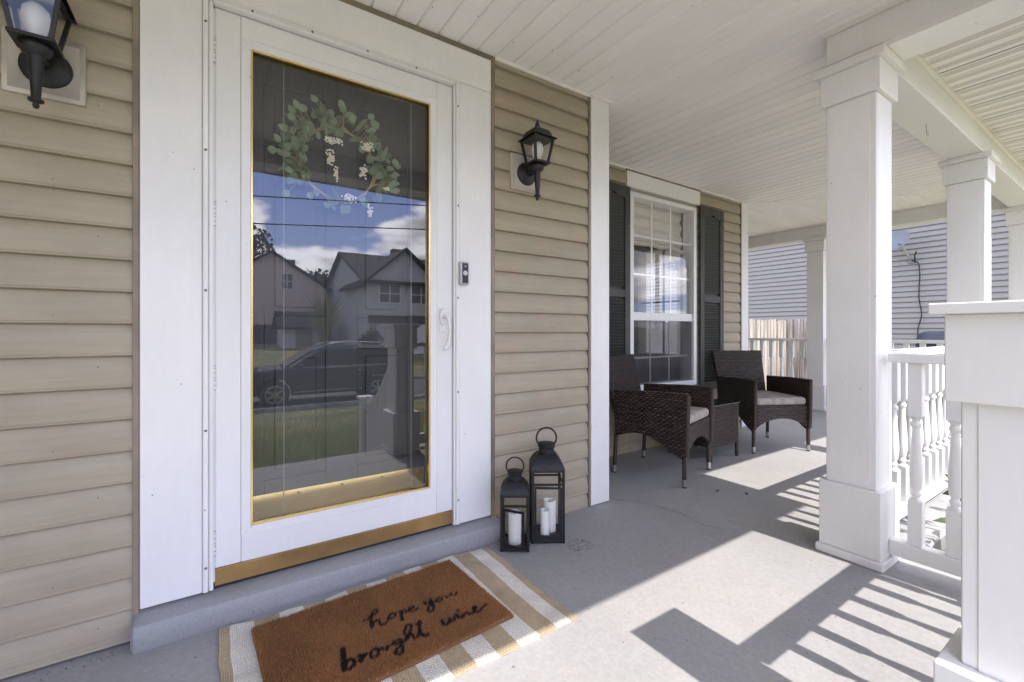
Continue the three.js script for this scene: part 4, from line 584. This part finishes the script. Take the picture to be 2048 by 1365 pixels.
{
  const t = thing('wicker_table', 'small square dark wicker side table with glass top between the chairs', 'table', [3.318, 0, -0.262], 0.0); const w = 0.182;
  for (const sx of [-1, 1]) for (const sz of [-1, 1]) mesh('leg', at(cyl(0.0135, 0.0135, 0.41, 12), 0, 0.205, 0), M.wickerLeg, t, [sx * w, 0, sz * w]);
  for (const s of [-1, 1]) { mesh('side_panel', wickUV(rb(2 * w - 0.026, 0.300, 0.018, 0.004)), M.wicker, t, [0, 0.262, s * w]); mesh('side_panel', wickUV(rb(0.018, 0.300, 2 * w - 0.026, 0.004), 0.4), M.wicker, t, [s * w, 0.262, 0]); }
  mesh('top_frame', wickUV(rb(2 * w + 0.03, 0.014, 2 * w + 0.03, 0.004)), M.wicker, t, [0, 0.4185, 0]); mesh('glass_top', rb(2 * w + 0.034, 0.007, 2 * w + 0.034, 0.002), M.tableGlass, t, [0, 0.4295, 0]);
}

// ------------------------------------------------------------------ small things on the floor
{
  const leafBit = (label, x, z, r) => { const t = thing('dead_leaf', label, 'leaf', [x, 0.001, z], r); const g = new THREE.IcosahedronGeometry(0.011, 2); g.scale(1.3, 0.35, 0.7); const p = g.attributes.position; const R = rng(x * 100 | 0); for (let i = 0; i < p.count; i++) { const k = 0.75 + 0.5 * n3(p.getX(i) * 300 + 9, p.getY(i) * 300 + 4, p.getZ(i) * 300); p.setXYZ(i, p.getX(i) * k, p.getY(i) * k + 0.004, p.getZ(i) * k); } g.computeVertexNormals(); mesh('crumpled_blade', g, M.dirt, t); };
  leafBit('small dark crumpled leaf on the floor closer to the wicker chair', 2.62, 0.29, 0.3); leafBit('small dark crumpled leaf on the floor nearer the sunlit patch', 2.72, 0.42, 0.8);
  const R = rng(8), N = 420, g = new THREE.IcosahedronGeometry(0.0016, 0), im = new THREE.InstancedMesh(g, M.dirt, N), m = new THREE.Matrix4(); im.name = 'floor_grit'; im.userData = { kind: 'stuff', label: 'fine dirt grains scattered on the porch floor beside the lanterns', category: 'dirt' };
  for (let i = 0; i < N; i++) { let x, z; if (i < 240) { const a = R() * 6.28, r = 0.05 * Math.sqrt(R()) + 0.012 * R(); x = 1.43 + Math.cos(a) * r * 1.2; z = 0.33 + Math.sin(a) * r; } else if (i < 330) { x = -0.25 - R() * R() * 0.4; z = 0.02 + R() * 0.06; } else { x = 0.9 + R() * 1.6; z = 0.1 + R() * 1.2; } const s = 0.3 + R() * R() * 1.5; m.makeScale(s, s * 0.6, s); m.setPosition(x, 0.001, z); im.setMatrixAt(i, m); } scene.add(im);
}

// ------------------------------------------------------------------ neighbour's house, fence, dish, covered grill beyond the far end
{
  const t = thing('neighbour_house', 'grey clapboard side of the neighbouring house beyond the porch', 'house', [12.5, GRADE, 0]);
  lim('wall_core', 0.012, 4.5, 0, 5.6, -16, 3.2, M.neighbour, t, 0);
  const L = [], h = 0.114; for (let y = 0.25; y < 5.5; y += h) { const P = [[0, -0.003], [0.030, -0.003], [0.030, 0.010], [0.008, h - 0.012], [0.002, h - 0.010], [0, h - 0.004]]; const g = extrude(P, 19.0); g.rotateY(Math.PI); g.translate(0.012, y, 3.1); L.push(uvBox(g, 0.4, y * 0.7, y)); }
  const s = mesh('siding_courses', merge(L), M.neighbour, t); s.userData.kind = 'stuff';
  lim('foundation', 0.004, 0.0115, 0, 0.24, -15.9, 3.1, M.concrete, t, 0); lim('corner_board', -0.012, 0.10, 0.2, 5.6, 3.101, 3.22, M.white, t);
  const rf = extrude([[-0.45, 5.55], [2.4, 7.4], [5.0, 5.55], [5.0, 5.70], [2.4, 7.56], [-0.45, 5.70]], 20); rf.translate(0, 0, -16.4); mesh('roof', uvBox(rf, 0.4), M.roof, t);
}
{
  const t = thing('satellite_dish', 'grey satellite dish on a bent mast fixed to the neighbouring wall', 'satellite dish', [12.48, 2.50, -1.27]);
  const g = lathe([[0, 0], [0.10, 0.010], [0.20, 0.040], [0.28, 0.080], [0.285, 0.088], [0.28, 0.090], [0.20, 0.050], [0.10, 0.020], [0, 0.010]], 36); g.scale(1, 1, 1.12); g.rotateZ(1.15); g.rotateY(-0.35); g.scale(0.82, 0.82, 0.82); mesh('reflector', g, M.dish, t, [-0.36, 0.40, -0.12]);
  mesh('mast', tube([[0.02, 0.03, 0.0], [-0.10, 0.06, 0.0], [-0.22, 0.20, -0.05], [-0.31, 0.37, -0.10]], 0.022, 20, 10), M.grey, t); mesh('wall_foot', rb(0.03, 0.12, 0.10, 0.004), M.dullGrey, t, [0.0, 0.02, 0]); mesh('feed_arm', tube([[-0.36, 0.26, -0.11], [-0.52, 0.20, -0.06], [-0.66, 0.30, -0.02]], 0.013, 12, 8), M.grey, t); mesh('receiver', rb(0.08, 0.05, 0.06, 0.01), M.dullGrey, t, [-0.66, 0.32, -0.02]);
  mesh('strut', tube([[0.0, -0.02, 0.05], [-0.18, 0.12, 0.10], [-0.26, 0.16, 0.14]], 0.012, 8, 6), M.wire, t);
}
{ const t = thing('cable', 'black cable hanging down the neighbouring siding from the dish', 'cable', [12.44, 0, -1.16]); mesh('wire', tube([[0.01, 2.52, -0.1], [0.0, 2.46, 0.0], [0.0, 2.28, 0.03], [0, 1.7, 0.02], [0, 1.35, 0.06], [0, 1.0, 0.0], [0, 0.6, 0.04], [0, -0.2, 0.04]], 0.011, 60, 6), M.wire, t); }
{
  const t = thing('picket_fence', 'weathered wooden picket fence beyond the far railing', 'fence', [8.6, GRADE, -3.0]); const R = rng(17), mats = [M.fence, M.fenceB, M.fenceC];
  const G = [0, 1, 2].map(k => { const g = uvBox(extrude([[-0.068, 0], [0.068, 0], [0.068, 1.74], [0.045, 1.80], [-0.045, 1.80], [-0.068, 1.74]], 0.018, 0.002), 1); const uv = g.attributes.uv; for (let i = 0; i < uv.count; i++) uv.setXY(i, uv.getX(i) * 1.5 + k * 0.31, uv.getY(i) * 0.35 + k * 0.2); return g; });
  for (let x = 0; x < 2.1; x += 0.145) { const o = mesh('picket', G[Math.floor(R() * 3)], mats[Math.floor(R() * 3)], t, [x, (R() - 0.5) * 0.03, R() * 0.006]); o.rotation.z = (R() - 0.5) * 0.025; }
  for (const y of [0.4, 1.4]) lim('rail', -0.1, 2.12, y, y + 0.085, -0.045, -0.004, M.fenceB, t); for (const x of [-0.05, 2.08]) lim('post', x - 0.045, x + 0.045, 0, 1.75, -0.14, -0.046, M.fenceB, t);
  for (let z = 0.06; z < 0.55; z += 0.145) { const o = mesh('picket', G[Math.floor(R() * 3)], mats[Math.floor(R() * 3)], t, [2.17, 0.02 + (R() - 0.5) * 0.03, z]); o.rotation.y = -Math.PI / 2; }
}
{
  const t = thing('covered_grill', 'barbecue grill under a dark navy cover beside the neighbouring wall', 'grill', [9.6, GRADE, 0.16]);
  const g = new RoundedBoxGeometry(0.62, 0.75, 1.25, 5, 0.2), p = g.attributes.position; for (let i = 0; i < p.count; i++) { const w = n3(p.getX(i) * 7 + 3, p.getY(i) * 6 + 8, p.getZ(i) * 7 + 1) - 0.5; p.setXYZ(i, p.getX(i) * (1 + 0.12 * w), p.getY(i) + 0.04 * w, p.getZ(i) * (1 + 0.05 * w)); } g.computeVertexNormals(); mesh('cover', g, M.cover, t, [0, 1.18, 0]);
  for (const sx of [-1, 1]) for (const sz of [-1, 1]) mesh('leg', rb(0.05, 0.86, 0.05, 0.004), M.black, t, [sx * 0.24, 0.43, sz * 0.5]); mesh('shelf', rb(0.5, 0.03, 1.05, 0.004), M.grey, t, [0, 0.35, 0]);
}
// shrubs at the outer edge of the porch
function shrub(label, x, z, s, seed, m, n = 90, y0 = groundY(x, z)) {
  const t = thing('garden_plant', label, 'plant', [x, y0, z], 0, 'plants along the porch edge'); const R = rng(seed), L = [], leaf = (l, w) => { const q = []; const P = [[0, 0, 0], [-w, l * 0.35, 0.01], [w, l * 0.35, 0.01], [-w * 0.7, l * 0.72, -0.005], [w * 0.7, l * 0.72, -0.005], [0, l, -0.03]]; for (const f of [[0, 2, 1], [1, 2, 3], [2, 4, 3], [3, 4, 5]]) for (const k of f) q.push(...P[k]); const g = new THREE.BufferGeometry(); g.setAttribute('position', new THREE.Float32BufferAttribute(q, 3)); g.computeVertexNormals(); return g; };
  for (let i = 0; i < n; i++) { const g = leaf(0.07 + 0.07 * R(), 0.016 + 0.012 * R()); const a = R() * 6.28, r = 0.2 * Math.sqrt(R()) * s, y = (0.15 + 0.75 * R()) * s; at(g, Math.cos(a) * r, y, Math.sin(a) * r, (R() - 0.5) * 2, R() * 6.28, (R() - 0.5) * 2.2); L.push(g); } mesh('leaves', merge(L), m, t);
  const S = []; for (let i = 0; i < 7; i++) { const a = R() * 6.28; S.push(tube([[0, 0, 0], [Math.cos(a) * 0.06 * s, 0.4 * s, Math.sin(a) * 0.06 * s], [Math.cos(a) * 0.15 * s, 0.85 * s, Math.sin(a) * 0.15 * s]], 0.004, 6, 5)); } mesh('stems', merge(S), M.bark, t);
}
shrub('leafy green plant growing beside the bay corner outside the railing', 2.98, 1.44, 1.05, 31, M.foliage, 120); shrub('leafy green plant further along the sunlit railing', 3.45, 1.47, 1.0, 32, M.foliage, 110); shrub('leafy green plant outside the far sunlit railing', 4.4, 1.5, 0.95, 33, M.foliage); shrub('low green plant behind the far end railing by the fence', 7.6, -1.1, 0.7, 34, M.grassyFoliage, 120); shrub('low green plant behind the far end railing by the grey wall', 8.6, -0.7, 0.7, 35, M.foliage, 120);

// ------------------------------------------------------------------ across the street (seen mirrored in the door and window)
function wheel(t, x, z, s) { const w = new THREE.Group(); w.name = 'wheel'; w.position.set(x, 0.37, z); t.add(w); const ty = new THREE.TorusGeometry(0.285, 0.10, 12, 36); ty.scale(1, 1, 1.05); mesh('tyre', ty, M.tyre, w); const L = [new THREE.TorusGeometry(0.235, 0.018, 8, 32)]; for (let i = 0; i < 6; i++) { const a = i * Math.PI / 3; L.push(at(new THREE.BoxGeometry(0.055, 0.21, 0.03), -Math.sin(a) * 0.125, Math.cos(a) * 0.125, 0, 0, 0, a)); } const c = cyl(0.05, 0.05, 0.05, 16); c.rotateX(Math.PI / 2); L.push(c); mesh('rim', merge(L.map(g => { g.translate(0, 0, s * 0.09); return g; })), M.rim, w); const bd = cyl(0.22, 0.22, 0.05, 24); bd.rotateX(Math.PI / 2); mesh('brake_disc', bd, M.darkGap, w, [0, 0, s * 0.02]); }
{
  const t = thing('parked_suv', 'dark blue-black sport utility vehicle parked along the kerb', 'car', [2.88, -1.15, 13.0]);
  const body = [[-2.42, 0.42], [-2.46, 0.62], [-2.40, 0.86], [-2.20, 1.00], [-1.30, 1.09], [-1.12, 1.12], [2.30, 1.14], [2.42, 0.98], [2.44, 0.60], [2.36, 0.36], [1.93, 0.34], [1.86, 0.62], [1.66, 0.78], [1.45, 0.80], [1.24, 0.76], [1.06, 0.60], [1.00, 0.32], [-1.00, 0.32], [-1.05, 0.58], [-1.20, 0.76], [-1.42, 0.82], [-1.66, 0.76], [-1.82, 0.60], [-1.88, 0.36]];
  let g = extrude(body, 1.84, 0.06); g.translate(0, 0, -0.92); mesh('body', toCreasedNormals(g, 0.7), M.carPaint, t);
  const cab = [[-1.16, 1.08], [-0.30, 1.64], [-0.05, 1.70], [1.2, 1.74], [1.85, 1.68], [2.32, 1.14], [2.30, 1.08]]; g = extrude(cab, 1.62, 0.10); g.translate(0, 0, -0.81); mesh('cabin', toCreasedNormals(g, 0.7), M.carPaint, t);
  const win = (P, n = 'window') => { const q = extrude(P, 0.012); q.translate(0, 0, -0.824); mesh(n, q, M.carGlass, t); };
  win([[-0.86, 1.13], [-0.30, 1.53], [0.02, 1.58], [0.02, 1.13]]); win([[0.10, 1.13], [0.10, 1.59], [0.98, 1.62], [0.98, 1.14]]); win([[1.06, 1.14], [1.06, 1.62], [1.70, 1.58], [2.02, 1.18]]);
  const ws = extrude([[-1.10, 1.125], [-0.40, 1.585], [-0.42, 1.61], [-1.13, 1.145]], 1.36); ws.translate(0, 0, -0.68); mesh('windscreen', ws, M.carGlass, t);
  for (const x of [-1.43, 1.45]) { wheel(t, x, -0.80, -1); wheel(t, x, 0.80, 1); }
  lim('trim_strip', -0.9, 2.0, 1.112, 1.13, -0.829, -0.812, M.rim, t, 0); for (const x of [-0.06, 0.90]) lim('door_handle', x - 0.10, x + 0.06, 0.95, 0.975, -0.935, -0.915, M.rim, t, 0.004); lim('sill_trim', -0.95, 0.95, 0.40, 0.425, -0.928, -0.915, M.rim, t, 0.003);
  mesh('mirror', rb(0.12, 0.12, 0.16, 0.03), M.carPaint, t, [-0.78, 1.16, -0.99]); for (const s of [-1, 1]) mesh('roof_rail', tube([[-0.1, 1.71, s * 0.66], [0.1, 1.78, s * 0.66], [1.5, 1.79, s * 0.66], [1.75, 1.72, s * 0.66]], 0.018, 20, 8), M.rim, t); mesh('headlamp', rb(0.10, 0.14, 0.34, 0.03), M.dish, t, [-2.36, 0.86, -0.68]); mesh('tail_lamp', rb(0.08, 0.30, 0.14, 0.02), M.brickDark, t, [2.36, 0.95, -0.84]);
}
function farWindow(t, x, y, z, w, h) { const o = mesh('window', rb(w, h, 0.06, 0.01), M.farTrim, t, [x, y, z]); for (const sx of [-1, 1]) for (const sy of [-1, 1]) mesh('pane', new THREE.BoxGeometry(w / 2 - 0.09, h / 2 - 0.08, 0.02), M.farGlass, o, [sx * (w / 4 - 0.012), sy * (h / 4 - 0.012), -0.026]); }
function house(label, x, z, w, d, h, m, turn, ridgeX, windows, base, rk = 0.33) {
  const y = groundY(x, z) - 0.2; const t = thing('house', label, 'house', [x, y, z], turn); lim('wall', -w / 2, w / 2, 0, h, 0, d, m, t, 0);
  const rise = (ridgeX ? d : w) * rk, span = ridgeX ? d : w, len = ridgeX ? w : d; const P = [[-span / 2 - 0.4, h - 0.16], [0, h + rise], [span / 2 + 0.4, h - 0.16], [span / 2 + 0.4, h], [0, h + rise + 0.18], [-span / 2 - 0.4, h]]; let g = extrude(P, len + 0.7); let q = extrude([[-span / 2, h], [span / 2, h], [0, h + rise - 0.03]], len); g.translate(0, 0, -0.35);
  if (ridgeX) { g.rotateY(Math.PI / 2); g.translate(-w / 2, 0, d / 2); q.rotateY(Math.PI / 2); q.translate(-w / 2, 0, d / 2); } const rf = mesh('roof', uvBox(g, 0.3), M.roof, t); mesh('gable', uvBox(q, 0.3), m, t);
  if (base) lim('foundation', -w / 2 - 0.02, w / 2 + 0.02, 0, base, -0.04, d + 0.02, M.brickDark, t, 0);
  for (const [wx, wy, ww, wh] of windows) farWindow(t, wx, wy, -0.02, ww, wh);
  return t;
}
{
  const a = house('pinkish two-storey house with a gable end across the street', 3.9, 38, 8.2, 10, 4.7, M.housePink, 0, false, [[1.1, 5.2, 0.9, 1.3], [-2.4, 2.2, 1.1, 1.5]], 1.7); a.userData.group = undefined; delete a.userData.group; mesh('chimney', rb(0.6, 1.6, 0.6, 0.01), M.brickDark, a, [2.2, 7.0, 6]);
  const b = house('grey two-storey house with cross gable and paired windows across the street', 15.0, 28, 13, 13, 5.1, M.houseGrey, 0, true, [[-4.95, 4.35, 1.5, 1.3], [-2.7, 4.35, 1.5, 1.3], [0.6, 4.35, 1.5, 1.3]], 0.4, 0.21);
  // front cross gable of the grey house
  const q = extrude([[-2.55, 5.1], [2.55, 5.1], [0, 7.3]], 6), r = extrude([[-3.05, 4.76], [0, 7.35], [3.05, 4.76], [3.05, 4.96], [0, 7.56], [-3.05, 4.96]], 6.4); mesh('gable', uvBox(q, 0.3), M.houseGrey, b, [-3.9, 0, -0.05]); mesh('gable_roof', uvBox(r, 0.3), M.roof, b, [-3.9, 0, -0.45]); mesh('garage_band', rb(6.6, 0.5, 0.16, 0.01), M.brickDark, b, [-3.1, 2.62, -0.09]); mesh('garage_door', rb(4.6, 2.1, 0.06, 0.02), M.farTrim, b, [-3.0, 1.2, -0.04]); mesh('vent_pipe', cyl(0.07, 0.07, 0.9, 8), M.wire, b, [-4.2, 7.2, 4.6]); mesh('chimney', rb(0.7, 1.4, 0.7, 0.02), M.brickDark, b, [-2.3, 7.9, 6.4]);
  const c = house('small grey shed with a low gable between the two houses', 5.55, 33.2, 2.9, 3, 1.7, M.houseGrey, 0, true, [], 0); lim('shed_door', -0.6, 0.5, 0.0, 1.6, -0.03, -0.001, M.neighbour, c, 0);
}
function blobTree(name, label, x, z, H, r, n, m, seed, trunk = true) {
  const t = thing(name, label, name === 'tree' ? 'tree' : 'bush', [x, groundY(x, z) - 0.05, z]); const R = rng(seed), L = []; const c = []; for (let i = 0; i < 14; i++) { const a = R() * 6.28, q = r * 0.65 * Math.sqrt(R()); c.push([Math.cos(a) * q, H - r + (R() - 0.4) * r * 1.1, Math.sin(a) * q, r * (0.32 + 0.25 * R())]); }
  for (let i = 0; i < n; i++) { const k = c[i % c.length], a = R() * 6.28, b = Math.acos(2 * R() - 1), q = k[3] * (0.6 + 0.45 * R()); const s = r * (0.05 + 0.05 * R()), g = new THREE.BufferGeometry(); g.setAttribute('position', new THREE.Float32BufferAttribute([0, 0, 0, s, s * 0.4, 0, s * 0.3, s * 1.2, 0, 0, 0, 0, s * 0.3, s * 1.2, 0, -s * 0.6, s * 0.5, 0.02], 3)); g.computeVertexNormals(); at(g, k[0] + Math.sin(b) * Math.cos(a) * q, k[1] + Math.cos(b) * q, k[2] + Math.sin(b) * Math.sin(a) * q, R() * 6.28, R() * 6.28, R() * 6.28); L.push(g); }
  mesh('crown', merge(L), m, t); if (trunk) { const S = [tube([[0, 0, 0], [0.1, H * 0.35, 0.05], [0, H * 0.75, 0]], r * 0.07, 10, 8)]; for (let i = 0; i < 6; i++) S.push(tube([[0, H * 0.4, 0], [c[i][0] * 0.5, (c[i][1] + H * 0.4) / 2, c[i][2] * 0.5], [c[i][0], c[i][1], c[i][2]]], r * 0.025, 6, 5)); mesh('trunk', merge(S), M.bark, t); }
}
blobTree('tree', 'tall dark tree rising behind the pinkish house', 2.6, 58, 12.5, 4.2, 3600, M.foliageDark, 3); blobTree('tree', 'dark tree between the two houses across the street', 13.2, 66, 9.5, 4.5, 3000, M.foliageDark, 4); blobTree('tree', 'dark round tree further back between the houses', 17.5, 70, 9.8, 4.2, 3000, M.foliage, 5); blobTree('tree', 'green tree further up the street', 26, 45, 10, 4, 3000, M.foliage, 6);
blobTree('bush', 'round clipped dark bush in front of the grey house', 7.55, 24.0, 2.1, 0.85, 2600, M.foliageDark, 7, false); blobTree('bush', 'low dark hedge bush at the corner of the grey house', 7.3, 26.3, 1.0, 0.7, 1500, M.foliageDark, 8, false);
{ // feathery yellow-green grass clump beside the shed
  const t = thing('bush', 'feathery yellow-green ornamental grass beside the shed', 'bush', [6.55, groundY(6.5, 31.6) - 0.05, 31.6]); const R = rng(55), L = []; for (let i = 0; i < 260; i++) { const a = R() * 6.28, h = 2.0 + 2.4 * R(), o = 0.4 + 1.3 * R(), w = 0.03; const P = [[0, 0, 0], [Math.cos(a) * o * 0.3, h * 0.6, Math.sin(a) * o * 0.3], [Math.cos(a) * o, h, Math.sin(a) * o]]; const q = []; for (let k = 0; k < 2; k++) { const A = P[k], B = P[k + 1]; q.push(A[0] - w, A[1], A[2], A[0] + w, A[1], A[2], B[0], B[1], B[2]); } const g = new THREE.BufferGeometry(); g.setAttribute('position', new THREE.Float32BufferAttribute(q, 3)); g.computeVertexNormals(); L.push(g); } mesh('blades', merge(L), M.grassyFoliage, t); }
{ // utility wires and pole
  for (const [y0, y1, lab] of [[3.9, 8.85, 'upper'], [3.05, 7.55, 'lower']]) { const t = thing('power_line', `${lab} of the two black power lines strung along the street`, 'wire', [0, 0, 17.8]); const P = []; for (let i = 0; i <= 20; i++) { const u = i / 20 * 2 - 1; P.push([3 + u * 24, lerp(y0, y1, i / 20) + 0.25 * (u * u - 0.06), 0]); } mesh('wire', tube(P, 0.026, 60, 6), M.wire, t); }
  const t = thing('utility_pole', 'wooden utility pole carrying the power lines', 'pole', [27, -1.1, 17.9]); mesh('pole', at(cyl(0.13, 0.17, 10.8, 12), 0, 5.4, 0), M.bark, t); mesh('crossarm', rb(0.12, 0.14, 2.2, 0.01), M.bark, t, [0, 10.1, 0]);
  const t2 = thing('utility_pole', 'wooden utility pole at the other end of the power lines', 'pole', [-21, -1.1, 17.9]); mesh('pole', at(cyl(0.13, 0.17, 6.0, 12), 0, 3.0, 0), M.bark, t2); mesh('crossarm', rb(0.12, 0.14, 2.2, 0.01), M.bark, t2, [0, 5.3, 0]);
}
{ // grass blades of the front lawn
  const R = rng(71), N = 90000, g = new THREE.BufferGeometry(); g.setAttribute('position', new THREE.Float32BufferAttribute([-0.004, 0, 0, 0.004, 0, 0, 0.001, 0.055, 0.012], 3)); g.computeVertexNormals(); const im = new THREE.InstancedMesh(g, M.blade, N), m = new THREE.Matrix4(), q = new THREE.Quaternion(), e = new THREE.Euler(), c = new THREE.Color(); im.name = 'grass'; im.userData = { kind: 'stuff', label: 'short green lawn grass in front of the porch', category: 'grass' };
  for (let i = 0; i < N; i++) { const z = 2.55 + 8.8 * R() * R() + 0.2, x = -1.2 + (z + 3) * R() * 0.75, s = 0.6 + 0.9 * R(); e.set((R() - 0.5) * 0.9, R() * 6.28, (R() - 0.5) * 0.9); q.setFromEuler(e); m.compose(new THREE.Vector3(x, groundY(x, z) - 0.003, z), q, new THREE.Vector3(s * 1.3, s, s)); im.setMatrixAt(i, m); const k = 0.7 + 0.7 * R(); c.setRGB(k * (0.9 + 0.6 * R()), k, k * 0.8); im.setColorAt(i, c); } scene.add(im);
}
shadowed(scene);
renderer.render(scene, camera);
